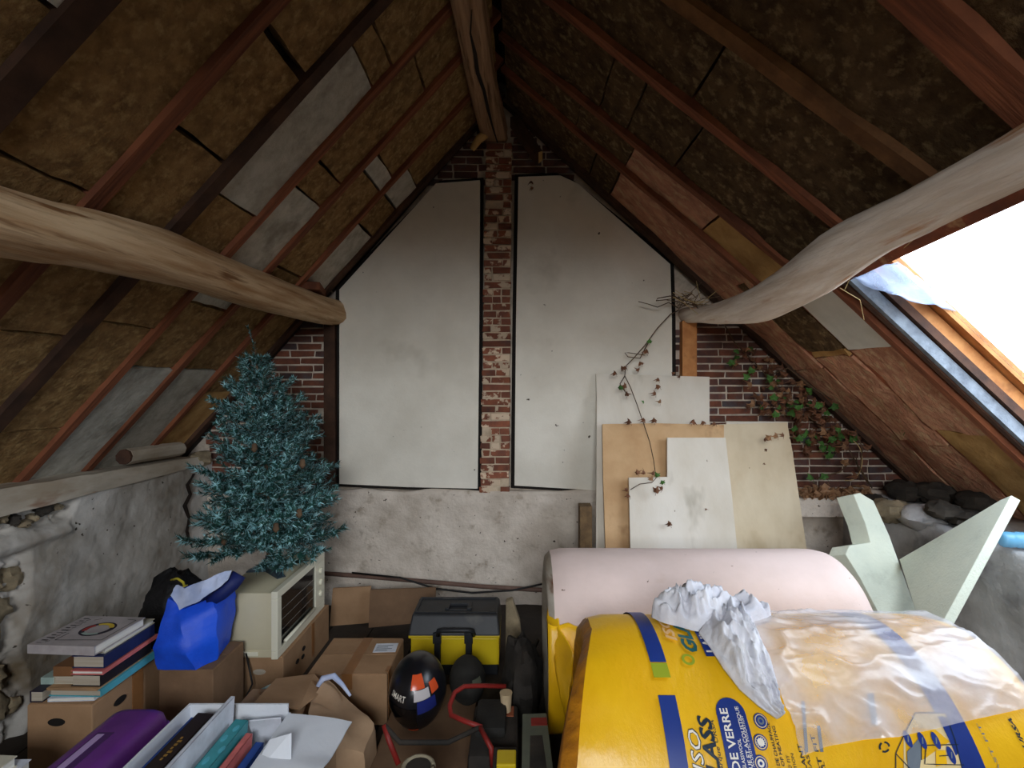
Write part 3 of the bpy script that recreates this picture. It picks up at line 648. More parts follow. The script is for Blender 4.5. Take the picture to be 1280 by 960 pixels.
leanboard([(788, 690), (786, 597), (834, 596), (834, 547), (907, 547), (914, 610), (922, 690)], 2.69, .013, 'plasterboard', 'plasterboard_sheet', 'white plasterboard offcut with a notched upper left corner')
mb = MB(); mb.box((gx(724)*.9, 2.93, 0), (gx(739)*.9, 3.02, .70)); mb.build('fibreboard_strip', 'board_edge', None, bevel=.003, label='narrow brown fibreboard strip left of the leaning sheets', cat='board')

# ================================================================== INSULATION ROLLS
class Roll:
    def __init__(s, x0, x1, yc, zc, r): s.x0, s.x1, s.yc, s.zc, s.r = x0, x1, yc, zc, r
    def at(s, x, th, dr=0.0):
        return Vector((x, s.yc-(s.r+dr)*math.sin(th), s.zc+(s.r+dr)*math.cos(th)))
    def hit(s, px, py):
        d = ray(px, py); oy, oz = -s.yc, H-s.zc
        a = 1+d.z*d.z; b = 2*(oy+oz*d.z); c = oy*oy+oz*oz-s.r*s.r; D = b*b-4*a*c
        t = (-b-math.sqrt(max(D, 0)))/(2*a)
        return d.x*t, math.atan2(-(t-s.yc), H+d.z*t-s.zc)
    def mesh(s, bulge, seed, ns=72):
        prof = [(.03, .0), (.022, .3), (.012, .6), (-.008, .80), (-.004, .90), (.016, .965), (.06, .995)]
        nb = 26; xs_ = []
        for f, q in prof: xs_.append((s.x0+f, q, 1))
        for i in range(1, nb): xs_.append((s.x0+.06+(s.x1-s.x0-.12)*i/nb, 1.0, 0))
        for f, q in reversed(prof): xs_.append((s.x1-f, q, 2))
        rg = []
        for (x, q, e) in xs_:
            ring = []
            for j in range(ns):
                th = 2*math.pi*j/ns; rr = s.r*q
                wv = .0035*FB((x*1.5, math.cos(th)*2, math.sin(th)*2), 1.4, seed, 3)
                if q > .5: wv += .005*math.exp(-(x-s.x0)/.05)*math.sin(th*23+3*N3((math.cos(th), math.sin(th), 0), 3, seed))
                b = bulge*max(0, math.sin(th))*max(0, 1-(x-s.x0)/.26)**2 if bulge else 0
                p = s.at(x-b, th, 0); c_ = Vector((p.x, s.yc, s.zc)); dvec = p-c_
                fl_ = 1.0
                p = c_+dvec*(q*(1+wv/s.r if q > .5 else 1)); p.z = max(p.z, .001)
                ring.append(p)
            rg.append(ring)
        return rg
def roll_obj(ro, bulge, seed, name, label, m_side, m_edge, m_end):
    t = thing(name, ((ro.x0+ro.x1)/2, ro.yc, 0), label, 'insulation roll', 'insulation rolls')
    rg = ro.mesh(bulge, seed)
    n = len(rg)
    mb = MB(); mb.rings(rg[5:n-4], cap=False); body = mb.build('wrapping', m_side, t, smooth=True)
    mb = MB(); mb.rings(rg[2:6], cap=False); mb.build('gathered_edge', m_edge, t, smooth=True)
    mb = MB(); mb.rings(rg[0:3]); mb.rings(rg[n-5:n]); mb.build('wool_end', m_end, t, smooth=True)
    return t
RF_ = Roll(.185, 1.25, 1.43, .362, .362); RB = Roll(.112, 1.32, 2.155, .346, .346)
rollb = roll_obj(RB, 0.0, 3, 'insulation_roll', 'pale pink kraft faced insulation roll behind the yellow one', 'kraft_pink', 'plate_white', 'yellow_fold_shade')
rollf = roll_obj(RF_, .10, 4, 'insulation_roll', 'large yellow printed insulation roll in the right foreground', 'yellow_film', 'yellow_fold_shade', 'wool_end')
# loose yellow wrapping hanging off the rear roll's left end
t0_ = RB.hit(700, 792)[1]
def yf(u, v):
    x = RB.x0-.012+.30*u; ta = t0_-.10*(1-u)+.05*N3((u*6, 0, 0)); tb = 2.3
    th = ta+(tb-ta)*v; p = RB.at(x, th, .008+.006*abs(FB((x*7, th*3, 0), 1, 4)))
    return p
mb = MB(); mb.slab(yf, 16, 26, (0, -.002, 0)); mb.build('loose_wrapping', 'yellow_film', rollb, smooth=True)
def yg(u, v):
    a = [P(686, 742, 2.0), P(682, 770, 1.93), P(690, 800, 1.86), P(696, 850, 1.80), P(704, 885, 1.79)]; b = [P(692, 748, 1.98), P(700, 782, 1.86), P(716, 812, 1.79), P(712, 850, 1.77), P(706, 890, 1.78)]
    t = v*4; i = min(3, int(t)); f = t-i; p = a[i].lerp(a[i+1], f).lerp(b[i].lerp(b[i+1], f), u)
    return p+Vector((.005*FB(p, 22, 1), .012*FB(p, 15, 2)-.03, 0))
mb = MB(); mb.slab(yg, 8, 28, (.002, .002, 0)); mb.build('torn_flap', 'yellow_film', rollb, smooth=True)
# ---- print on the yellow roll
wrapf = [c for c in COL.objects if c.parent == rollf and c.name.startswith('wrapping')][0]
def strip_poly(name, mat, x0, x1, t0, t1, dr=.004, par=None):
    par = wrapf; mb = MB(); n = max(2, int(abs(t1-t0)/.05)); mb.grid(lambda u, v: RF_.at(x0+(x1-x0)*u, t0+(t1-t0)*v, dr), 4, n); return mb.build(name, mat, par, smooth=True)
def hitx(px, py): return RF_.hit(px, py)[0]
def hitt(px, py): return RF_.hit(px, py)[1]
def fit(txt, a, b, cap, mat, bold=0.0, shear=0.0, dr=.0052, outline=None):
    xa, ta = RF_.hit(*a); xb, tb = RF_.hit(*b); x = (xa+xb)/2
    v, f = textpoly(txt, 1.0, bold, shear); wv = max(p.x for p in v)-min(p.x for p in v); mx = min(p.x for p in v); hv = max(p.y for p in v)
    ymid = (a[1]+b[1])/2; d = RF_.yc-RF_.r*math.sin((ta+tb)/2); sy = cap/F*d/hv
    mb = MB(); mb.add([RF_.at(x-p.y*sy, ta+(tb-ta)*(p.x-mx)/wv, dr) for p in v], f)
    mb.build('lettering', mat, wrapf)
xs1, xs2 = hitx(798, 790), hitx(816, 790)
xs1, xs2 = .328, .369
strip_poly('printed_stripe', 'print_blue', xs1, xs2, -.9, hitt(829, 829))
strip_poly('printed_patch', 'print_green', xs1, xs2, hitt(829, 830), hitt(829, 848))
strip_poly('printed_stripe', 'print_blue', xs1, xs2, hitt(832, 870), 2.2)
strip_poly('printed_stripe', 'print_blue', .965, 1.02, -.5, 2.2)
fit('ISO', (877, 966), (876, 911), 15, 'print_dark', .03, .25, .0050); fit('ISO', (876, 964), (875.4, 912.5), 14, 'print_white', 0, .25, .0062)
fit('GLASS', (895, 992), (894, 895), 17, 'print_dark', .03, .25)
fit('une marque URSA', (900, 995), (899, 901), 5, 'print_dark', 0, .2)
def blob(px0, px1, py0, th_end, ref):
    x0, x1 = hitx(px0, ref), hitx(px1, ref); t0 = hitt((px0+px1)/2, py0); r_ = (x1-x0)/2; mb = MB(); pts = []
    for i in range(13):
        a = math.pi*i/12; pts.append((x0+r_-r_*math.cos(a), t0+(r_-r_*math.sin(a))/RF_.r))
    n = 14; rows = []
    top = pts
    mb.add([RF_.at(x, t, .0046) for x, t in top]+[RF_.at(x, max(t, t0+r_/RF_.r)+.0001, .0046) for x, t in top], [(i, i+1, 13+i+1, 13+i) for i in range(12)])
    mb.grid(lambda u, v: RF_.at(x0+(x1-x0)*u, t0+r_/RF_.r+(th_end-t0-r_/RF_.r)*v, .0046), 3, n)
    mb.build('printed_panel', 'print_blue', wrapf, smooth=True)
blob(903.5, 941, 873, 2.0, 930)
fit('LAINE DE VERRE', (921, 1022), (919, 886), 10, 'print_white', .02)
fit('GLASSWOOL', (928.5, 962), (928, 924), 4.2, 'print_white', .01)
fit('THERMIQUE ET ACOUSTIQUE', (934, 1000), (933, 884), 4.6, 'print_white', .01)
fit('THERMAL AND ACOUSTIC INSULATION', (939, 1002), (938, 896), 3.4, 'print_white')
def disc(px, py, rp, mat, dr, ring=None, k=20):
    x, t = RF_.hit(px, py); d = RF_.yc-RF_.r*math.sin(t); rr = rp/F*d; mb = MB()
    if ring is None: mb.add([RF_.at(x+rr*math.cos(2*math.pi*i/k), t+rr*math.sin(2*math.pi*i/k)/RF_.r, dr) for i in range(k)], [tuple(range(k))])
    else:
        a = [RF_.at(x+rr*math.cos(2*math.pi*i/k), t+rr*math.sin(2*math.pi*i/k)/RF_.r, dr) for i in range(k)]; q = rr*ring
        b = [RF_.at(x+q*math.cos(2*math.pi*i/k), t+q*math.sin(2*math.pi*i/k)/RF_.r, dr) for i in range(k)]
        mb.add(a+b, [(i, (i+1) % k, k+(i+1) % k, k+i) for i in range(k)])
    mb.build('printed_icon', mat, wrapf)
for py in (902, 928, 954):
    disc(950, py, 8.5, 'print_blue', .0052); disc(950, py, 7.2, 'print_cream', .0058, .86); 
disc(950, 902, 4, 'print_grey', .0058, .5); disc(950, 928, 4.2, 'print_white', .0058)
disc(950, 954, 4.2, 'print_white', .0058, .45)
def pline(pts, wpx, mat, name='printed_line', dr=.0054):
    mb = MB(); q = []
    for i in range(len(pts)-1):
        (ax, ay), (bx, by) = pts[i], pts[i+1]; m = max(1, int(math.hypot(bx-ax, by-ay)/12))
        q += [(ax+(bx-ax)*j/m, ay+(by-ay)*j/m) for j in range(m)]
    q.append(pts[-1]); vs2 = []
    for i, p in enumerate(q):
        a = q[max(0, i-1)]; b = q[min(len(q)-1, i+1)]; L = math.hypot(b[0]-a[0], b[1]-a[1]) or 1; nx, ny = -(b[1]-a[1])/L*wpx/2, (b[0]-a[0])/L*wpx/2
        for sg in (1, -1): x, t = RF_.hit(p[0]+nx*sg, p[1]+ny*sg); vs2.append(RF_.at(x, t, dr))
    mb.add(vs2, [(2*i, 2*i+1, 2*i+3, 2*i+2) for i in range(len(q)-1)]); mb.build(name, mat, wrapf)
for i in range(12):
    a = 2*math.pi*i/12; pline([(950+4.4*math.cos(a), 928+4.4*math.sin(a)), (950+6.3*math.cos(a), 928+6.3*math.sin(a))], .9, 'print_white', 'printed_ray')
fit('ÉCONOMIE DE CHAUFFAGE', (972, 1000), (970, 904), 5, 'print_dark', .01)
fit('SAVING OF HEATING', (978, 992), (976, 908), 4, 'print_dark', .01)
fit('EASY TO FIT', (990, 985), (989, 944), 4, 'print_dark'); fit('INSULATION', (996, 988), (995, 942), 3.6, 'print_dark')
fit('ISOLANT', (1007, 985), (1006, 930), 5, 'print_dark', .01); fit('FIT EASY', (1014, 985), (1013, 936), 4, 'print_dark')
fit('FAST FIT', (1025, 985), (1024, 918), 5, 'print_dark', .01); fit('ROLL', (1033, 985), (1032, 952), 4, 'print_dark')
for (a, b) in (((1003, 878), (1007, 940)), ((1085, 868), (1091, 906)), ((1022, 908), (1026, 940)), ((1089, 868), (1094, 906))): pline([a, b], 4, 'print_grey')
# upper repeat of the print
fit('ISO', (843, 803), (835, 776), 12, 'print_pink', .03, .25)
fit('GLASS', (867, 817), (852, 772), 16, 'print_teal', .04, .25)
x0_, x1_ = hitx(868, 800), hitx(898, 800)
strip_poly('printed_panel', 'print_blue', .475, .535, -.9, hitt(893, 822), .0046)
v_, f_ = None, None
xt, tt = .508, hitt(890, 818)
vv, fq = textpoly('LAINE DE VERRE', .040, .02); mb = MB(); mb.add([RF_.at(xt-p.y, tt-p.x/RF_.r, .0052) for p in vv], fq); mb.build('lettering', 'print_white', wrapf)
disc(860, 826, 8, 'print_green', .005, .6)
# house drawing
def ppoly(pts, mat, dr=.0048):
    mb = MB(); mb.add([RF_.at(*RF_.hit(*p), dr) for p in pts], [tuple(range(len(pts)))]); mb.build('printed_panel', mat, wrapf)
ppoly([(1128, 921), (1143, 893), (1180, 893), (1192, 925), (1198, 948), (1203, 975), (1128, 975)], 'print_cream')
ppoly([(1132, 940), (1150, 920), (1150, 945), (1146, 975), (1134, 975)], 'print_grey', .0051)
ppoly([(1168, 938), (1180, 938), (1182, 955), (1168, 958)], 'yellow_film', .0051)
for L in ([(1118, 942), (1128, 920), (1143, 892), (1180, 892), (1192, 925), (1205, 980)], [(1118, 942), (1137, 962), (1150, 975)], [(1118, 942), (1118, 975)], [(1156, 932), (1196, 931)], [(1156, 932), (1154, 955), (1203, 956)],
          [(1172, 945), (1186, 944)], [(1150, 918), (1150, 950)]): pline(L, 1.2, 'print_dark')
for (px, py) in ((1133, 924), (1151, 926), (1168, 926), (1187, 944)):
    x, t = RF_.hit(px, py); mb = MB(); k = 18
    mb.add([RF_.at(x+.0075*math.cos(2*math.pi*i/k), t+.016*math.sin(2*math.pi*i/k)/RF_.r, .0058) for i in range(k)], [tuple(range(k))]); mb.build('printed_icon', 'print_blue', wrapf)
    pline([(px, py-4), (px+.5, py+4)], 1.6, 'print_grey', dr=.0062)
for i in range(3):
    a = 2*math.pi*i/3+.5; q = [(1104+6*math.cos(a+j*.5), 934+6*math.sin(a+j*.5)) for j in range(4)]; pline(q, 2.4, 'print_dark', 'printed_arrow')
fit('URSA', (1274, 936), (1270, 898), 5, 'print_dark', .03, .25)
fit('FAST FIT', (1240, 975), (1235, 905), 3.5, 'print_grey')
# ---- translucent plastic sheet over the yellow roll
bot = [RF_.hit(*p) for p in ((1001, 945), (1030, 934), (1075, 926), (1120, 922), (1165, 912), (1205, 903), (1245, 895), (1300, 880))]
def shf(u, v):
    t = u*7; i = min(6, int(t)); f = t-i; bx = bot[i][0]+(bot[i+1][0]-bot[i][0])*f; bt = bot[i][1]+(bot[i+1][1]-bot[i][1])*f
    tx = .60+(1.205-.60)*u; x = tx+(bx-tx)*v**1.3; th = -.30+(bt+.30)*v
    x = min(x, 1.249)
    q = (x*9, th*4, 0); rid = (1-abs(FB((x*5+th*2.2, th*2.6-x*2.5, 1), 1, 5, 2)))**7
    fold = .012*rid*(.35+.9*max(0, 1-u*1.2))+.004*(1-abs(FB((x*8-th*3, th*5, 4), 1, 7, 2)))**5
    edge = .004*N3((x*14, th*14, 0), 1, 2) if v == 1 else 0
    return RF_.at(x, th+edge, .0075+fold)
mb = MB(); mb.grid(shf, 110, 70)
mb.build('plastic_sheet', 'plastic_film', None, smooth=True, label='crumpled translucent plastic sheet draped over the yellow roll', cat='plastic film')
# ---- rag thrown over the roll
mb = MB()
def ragb(u, v):
    a = 2*math.pi*u; ca, sa = math.cos(a), math.sin(a)
    arm = .62*max(0, ca)**8*(1 if sa < .25 else .4)+.26*max(0, -ca)**8; rho = v
    ex = .118*(1+arm+.12*N3((ca*2, sa*2, 0), 1, 3)); et = .25*(1+.12*N3((ca*2, sa*2, 5), 1, 4))
    x = .525+ex*rho*ca; th = -.10-et*rho*sa*.9
    base = max(0, 1-rho**2)**.55
    rg_ = (1-abs(FB((x*17+2*N3((th*3, x*5, 0)), th*5.5, 2), 1, 11, 3)))**3
    h = .018+base*(.034+.056*rg_)+.016*rg_*(1-base)
    h += .008*(1-abs(FB((x*34, th*11, 7), 1, 13, 2)))**4*base
    if v == 1: h = .007
    h *= .7+.3*(1 if ca < .3 else .8)
    return RF_.at(x, th, h)
mb.grid(ragb, 130, 44)
tail = [(905, 783, 34), (916, 802, 31), (930, 828, 29), (946, 856, 24), (960, 880, 14), (971, 900, 1.5)]
def ragt(u, v):
    t = v*5; i = min(4, int(t)); f = t-i; a, b = tail[i], tail[i+1]; px = a[0]+(b[0]-a[0])*f; py = a[1]+(b[1]-a[1])*f; hw = a[2]+(b[2]-a[2])*f
    s_ = u*2-1; x, th = RF_.hit(px+s_*hw*.93, py-s_*hw*.36)
    rg_ = (1-abs(N3((s_*3.2+.9*N3((v*4, s_, 0)), v*2.2, 3), 1, 5)))**3
    e = max(0, 1-abs(s_)**4)
    h = .010+e*(.014+.052*rg_*(1-.55*v))+.008*FB((s_*3, v*9, 0), 1, 6)*e+.007*(1-abs(FB((s_*5+v*3, v*11, 2), 1, 8, 2)))**4*e
    return RF_.at(x, th, h)
mb.slab(ragt, 56, 70, (0, .002, -.002))
mb.build('rag', 'rag', None, smooth=True, label='crumpled pale grey cotton rag hanging over the yellow roll', cat='rag')

# ================================================================== FOAM SLABS, BOTTLE (right corner)
def slab_px(name, mat, pts, p3, th, label, cat, flip=1, extra=(), grp=None):
    a, b, c = [P(*q) for q in p3]; n = (b-a).cross(c-a).normalized()
    if n.y < 0: n = -n
    poly = [onplane(x, y, a, n) for x, y in pts]+[Vector(e) for e in extra]
    mb = MB(); mb.prism(poly, n*th); return mb.build(name, mat, None, bevel=.003, label=label, cat=cat, group=grp)
a, b, c = P(1268, 620, 2.02), P(1178, 782, 1.98), P(1125, 699, 2.46); n = (b-a).cross(c-a).normalized()
if n.x < 0: n = -n
poly = [onplane(x, y, a, n) for x, y in [(1264, 619), (1176, 782), (1128, 870), (1112, 850), (1150, 782), (1124, 699), (1200, 655), (1250, 625)]]
mb = MB(); mb.prism(poly, n*.036); mb.build('foam_slab', 'foam', None, bevel=.003, label='triangular pale foam slab leaning against the right wall', cat='foam', group='pale foam offcuts')
mb = MB()
a, b, c = P(1078, 619, 2.62), P(1150, 782, 2.2), P(1053, 690, 2.45)
n = Vector((.12, 1, -.45)).normalized()
poly = [onplane(x, y, a, n) for x, y in [(1067, 618), (1075, 616), (1092, 626), (1112, 670), (1152, 782), (1185, 880), (1135, 880), (1107, 782), (1075, 722), (1057, 693), (1062, 682), (1088, 678), (1082, 655)]]
mb.prism(poly, n*.085+Vector((-.05, 0, 0))); mb.build('foam_slab', 'foam', None, bevel=.003, label='broken pale foam slab leaning right of the pink roll', cat='foam', group='pale foam offcuts')
bt = thing('plastic_bottle', (2.2, 2.2, .70), 'pale blue plastic bottle lying on the right wall top', 'bottle')
c0 = P(1250, 677, 2.16); c1 = c0+Vector((.20, -.03, .0))
for q in (c0, c1): q.z = .745
mb = MB(); dv = (c1-c0)
mb.tube([c0+dv*t for t in (0, .04, .2, .25, .3, .5, .55, .6, .85, 1)], [.022, .032, .034, .031, .034, .034, .031, .034, .033, .014], 12); mb.build('bottle_body', 'bottle_plastic', bt, smooth=True)
mb = MB(); mb.tube([c1, c1+dv*.12], .014, 10); mb.build('bottle_cap', 'bk_blue', bt)

# ================================================================== BOXES, BOOKS, OVEN (left)
def ellipse_patch(par, c, ax, ay, rx, ry, mat='hole', name='hand_hole', k=16):
    c, ax, ay = Vector(c), Vector(ax), Vector(ay); mb = MB(); n = ax.cross(ay).normalized()*.0015
    mb.prism([c+ax*rx*math.cos(2*math.pi*i/k)+ay*ry*math.sin(2*math.pi*i/k)-n for i in range(k)], n*2); mb.build(name, mat, par)
def carton(a, b, label, mat='card', tape=None, rz=0.0, name='cardboard_box', seams=True):
    t = thing(name, ((a[0]+b[0])/2, (a[1]+b[1])/2, a[2]), label, 'box', 'cardboard boxes')
    mb = MB(); mb.box(a, b); mb.build('body', mat, t, bevel=.004)
    z = b[2]; xm, ym = (a[0]+b[0])/2, (a[1]+b[1])/2
    if seams:
        mb = MB(); mb.box((a[0]+.004, a[1]+.003, z), (b[0]-.004, ym-.003, z+.003)); mb.build('top_flap', mat, t)
        mb = MB(); mb.box((a[0]+.004, ym+.003, z), (b[0]-.004, b[1]-.003, z+.003)); mb.build('top_flap', mat, t)
    if tape:
        mb = MB(); mb.box((xm-.022, a[1]-.0008, z-.06), (xm+.022, a[1]+.004, z+.0036)); mb.box((xm-.022, a[1], z+.003), (xm+.022, b[1], z+.0037)); mb.build('tape', 'tape', t)
    return t
bx = carton((-1.685, 1.75, 0), (-1.462, 2.11, .302), 'brown carton with hand holes under the stack of books', 'card', tape=None)
ellipse_patch(bx, (-1.583, 1.748, .245), (1, 0, 0), (0, 0, 1), .029, .013)
ellipse_patch(bx, (-1.460, 1.87, .245), (0, 1, 0), (0, 0, 1), .029, .013)
mb = MB(); mb.box((-1.4625, 1.93, .10), (-1.4605, 1.985, .302)); mb.build('tape', 'tape', bx)
def book(x0, x1, y0, y1, z0, t, cover, pages, label, spine='x1', rz=0.0, grp='books on the brown carton', name='book', m=None, hard=.0025):
    o = thing(name, ((x0+x1)/2, (y0+y1)/2, z0) if not m else m @ Vector(((x0+x1)/2, (y0+y1)/2, z0)), label, 'book', grp)
    c = Vector(((x0+x1)/2, (y0+y1)/2, z0+t/2)); g = .004
    mb = MB(); hh = hard
    mb.box((x0, y0, z0), (x1, y1, z0+hh), rz, c, m); mb.box((x0, y0, z0+t-hh), (x1, y1, z0+t), rz, c, m)
    if spine == 'x1': mb.box((x1-.002, y0, z0+hh), (x1, y1, z0+t-hh), rz, c, m)
    elif spine == 'x0': mb.box((x0, y0, z0+hh), (x0+.002, y1, z0+t-hh), rz, c, m)
    elif spine == 'y0': mb.box((x0, y0, z0+hh), (x1, y0+.002, z0+t-hh), rz, c, m)
    else: mb.box((x0, y1-.002, z0+hh), (x1, y1, z0+t-hh), rz, c, m)
    mb.build('cover', cover, o)
    px0, px1, py0, py1 = x0+g, x1-g, y0+g, y1-g
    if spine == 'x1': px1 = x1-.002
    elif spine == 'x0': px0 = x0+.002
    elif spine == 'y0': py0 = y0+.002
    else: py1 = y1-.002
    mb = MB(); mb.box((px0, py0, z0+hh), (px1, py1, z0+t-hh), rz, c, m); mb.build('pages', pages, o)
    return o
B = .3055
book(-1.63, -1.475, 1.765, 1.95, B, .012, 'bk_white', 'paper', 'thin pale booklet lying at the bottom of the book stack', 'x0', .05, hard=.001)
book(-1.685, -1.642, 1.76, 1.90, B, .038, 'bk_dk', 'paper_old', 'small dark book at the front left corner of the carton', 'x0', .0)
book(-1.685, -1.635, 1.80, 1.96, B+.0385, .024, 'bk_green', 'paper', 'small pale green book on top of the small dark book', 'y0', .0)
book(-1.63, -1.445, 1.772, 2.03, B+.0125, .024, 'bk_teal', 'paper_old', 'turquoise spined book low in the book stack', 'x1', -.03)
book(-1.632, -1.455, 1.765, 2.03, B+.037, .008, 'bk_tan', 'paper_old', 'thin tan folder above the turquoise book', 'x1', -.02)
book(-1.555, -1.45, 1.775, 2.01, B+.0455, .040, 'bk_black', 'paper_old', 'black spined paperback with worn edges in the stack', 'x1', -.03)
book(-1.630, -1.562, 1.79, 1.95, B+.0455, .026, 'bk_cream', 'paper_old', 'cream paged paperback under the brown book', 'x0', 0)
book(-1.632, -1.562, 1.79, 1.95, B+.072, .034, 'bk_brown', 'paper_old', 'brown leather book on the left of the stack', 'y0', 0)
book(-1.556, -1.443, 1.775, 2.04, B+.086, .014, 'bk_pink', 'paper', 'thin coral pink spined book in the stack', 'x1', -.02)
book(-1.557, -1.443, 1.78, 2.02, B+.1065, .042, 'bk_navy', 'paper_old', 'thick navy book below the top two books', 'x1', -.02)
book(-1.63, -1.450, 1.80, 2.03, B+.149, .017, 'bk_cream', 'paper', 'thin cream book just under the big grey book', 'x0', -.04)
tbk = book(-1.69, -1.447, 1.755, 1.975, B+.1665, .031, 'bk_grey', 'paper', 'big grey art book with a coloured ring on its cover', 'y0', -.06)
tcov = [c for c in COL.objects if c.parent == tbk and c.name.startswith('cover')][0]
tz = B+.1665+.031; rm = Matrix.Rotation(-.06, 3, 'Z'); tc_ = Vector((-1.5685, 1.865, 0))
def onb(x, y, dz=.0006):
    p = tc_+rm @ (Vector((x, y, 0))-tc_); return Vector((p.x, p.y, tz+dz))
def bring(cx, cy, r0, r1, a0, a1, mat, dz=.0006, k=24):
    mb = MB(); vs2 = []
    for i in range(k+1):
        a = a0+(a1-a0)*i/k; vs2 += [onb(cx+r0*math.cos(a), cy+r0*math.sin(a)*.9, dz), onb(cx+r1*math.cos(a), cy+r1*math.sin(a)*.9, dz)]
    mb.add(vs2, [(2*i, 2*i+1, 2*i+3, 2*i+2) for i in range(k)]); mb.build('cover_print', mat, tcov)
bring(-1.545, 1.875, .040, .058, 0, 6.283, 'bk_dk'); bring(-1.545, 1.875, .034, .050, .3, 2.2, 'bk_yellow', .001); bring(-1.545, 1.875, .034, .050, 2.4, 3.6, 'bk_red', .001); bring(-1.545, 1.875, .036, .05, 4.0, 5.4, 'bk_green', .001)
def bbar(x0, y0, x1, y1, w_=.003, mat='bk_black'):
    d = Vector((x1-x0, y1-y0, 0)).normalized(); s_ = Vector((-d.y, d.x, 0))*w_/2; mb = MB()
    mb.add([onb(x0-s_.x, y0-s_.y), onb(x0+s_.x, y0+s_.y), onb(x1+s_.x, y1+s_.y), onb(x1-s_.x, y1-s_.y)], [(0, 1, 2, 3)]); mb.build('cover_print', mat, tcov)
for q in ((-1.625, 1.79, -1.462, 1.80), (-1.462, 1.80, -1.462, 1.95), (-1.462, 1.95, -1.50, 1.955), (-1.625, 1.79, -1.622, 1.84), (-1.622, 1.94, -1.60, 1.955)): bbar(*q)
for i in range(11):
    yy = 1.77+.018*i; bbar(-1.672, yy, -1.655+.006*(i % 3), yy, .006 if i % 4 else .003)
for i in range(9): bbar(-1.647, 1.775+.02*i, -1.638, 1.785+.02*i, .004)
# lettering on the spines
def spine_text(par, x, y0, z, L, h, mat, txt=9):
    random.seed(int(z*1000)); y = y0
    while y < y0+L:
        w_ = U(.006, .016); mb = MB(); mb.box((x, y, z-h/2), (x+.0012, y+w_, z+h/2)); mb.build('spine_print', mat, par); y += w_+U(.003, .008)
# far-left low stack, bottom left edge of the picture
bx2 = carton((-1.66, 1.16, 0), (-1.395, 1.50, .268), 'brown carton at the bottom left edge under pale books', 'card_dark')
book(-1.62, -1.42, 1.20, 1.49, .2715, .035, 'bk_white', 'paper', 'pale book lowest of the pair at the left edge', 'x0', .03, 'pale books at the left edge')
book(-1.63, -1.445, 1.22, 1.47, .307, .03, 'bk_cream', 'paper', 'cream book topmost of the pair at the left edge', 'x0', -.06, 'pale books at the left edge')
# purple storage case
pc = thing('storage_case', (-1.24, 1.4, 0), 'glossy purple plastic case with a label slot on its lid', 'case')
mb = MB()
def pring(z, ins, r_):
    x0, x1, y0, y1 = -1.335+ins, -1.155-ins, 1.02+ins, 1.70-ins; o = []
    for cx, cy, a0 in ((x1-r_, y1-r_, 0), (x0+r_, y1-r_, 90), (x0+r_, y0+r_, 180), (x1-r_, y0+r_, 270)):
        for i in range(6):
            a = math.radians(a0+18*i); o.append(Vector((cx+r_*math.cos(a), cy+r_*math.sin(a), z)))
    return o
mb.rings([pring(0, .01, .03), pring(.20, .0, .035), pring(.29, .0, .035), pring(.318, .006, .035), pring(.334, .022, .03), pring(.338, .04, .02)]); mb.build('body', 'purple', pc, smooth='auto')
mb = MB(); mb.rings([pring(.266, -.006, .035), pring(.282, -.006, .035)]); mb.build('lid_rim', 'purple', pc, smooth='auto')
mb = MB(); mb.box((-1.285, 1.34, .336), (-1.235, 1.56, .3395)); mb.build('label_slot', 'purple_dark', pc, bevel=.001)
mb = MB(); mb.box((-1.279, 1.35, .339), (-1.258, 1.55, .3405)); mb.build('label', 'purple_light', pc)
# open white box full of books
wx = thing('open_box', (-.9, 1.4, 0), 'open white cardboard box packed with books in the foreground', 'box')
X0, X1, Y0, Y1, ZT = -1.075, -.745, 1.08, 1.665, .362
mb = MB(); mb.box((X0, Y0, 0), (X1, Y1, .012)); mb.build('base', 'white_card', wx)
for (a, b) in (((X0, Y0, .012), (X0+.007, Y1, ZT)), ((X1-.007, Y0, .012), (X1, Y1, ZT-.03)), ((X0+.007, Y1-.007, .012), (X1-.007, Y1, ZT)), ((X0+.007, Y0, .012), (X1-.007, Y0+.007, ZT-.06))):
    mb = MB(); mb.box(a, b); mb.build('side', 'white_card', wx)
mb = MB()
def flp(u, v):
    x = X1+(.20)*u; y = 1.10+.56*v+.0*u
    return Vector((x-.03*u*(1-v), y, ZT-.03-.012*u-.012*u*u+.006*FB((x, y, 0), 9, 3)*u+.008*math.exp(-((v-.62)/.05)**2)*u))
mb.slab(flp, 14, 22, (0, 0, -.004)); mb.build('flap', 'white_card', wx, smooth='auto')
def ubook(x, t, y0, y1, z0, z1, cover, pages, label, tilt=0.0, name='book', spine_up=True):
    """book standing in the box, spine up: built flat and turned on its edge"""
    o = thing(name, (x, (y0+y1)/2, z0), label, 'book', 'books in the white box')
    m = Matrix.Translation((x, 0, z0)) @ Matrix.Rotation(tilt, 4, 'Y')
    mb = MB(); h = z1-z0
    mb.box((-t/2, y0, 0), (-t/2+.0025, y1, h), m=m); mb.box((t/2-.0025, y0, 0), (t/2, y1, h), m=m)
    if spine_up: mb.box((-t/2, y0, h-.002), (t/2, y1, h), m=m)
    mb.build('cover', cover, o)
    mb = MB(); mb.box((-t/2+.0025, y0+.004, .004), (t/2-.0025, y1-.004, h-(.002 if spine_up else .006)), m=m); mb.build('pages', pages, o)
    return o, m, h, t
ubook(-1.045, .030, 1.12, 1.62, .013, .345, 'bk_blue', 'paper', 'blue edged book against the left side of the white box', .06)
o, m, h, t = ubook(-1.0, .048, 1.12, 1.60, .013, .372, 'bk_darkbrown', 'paper_old', 'black book with gold lettering in the white box', .05)
mb = MB(); random.seed(3)
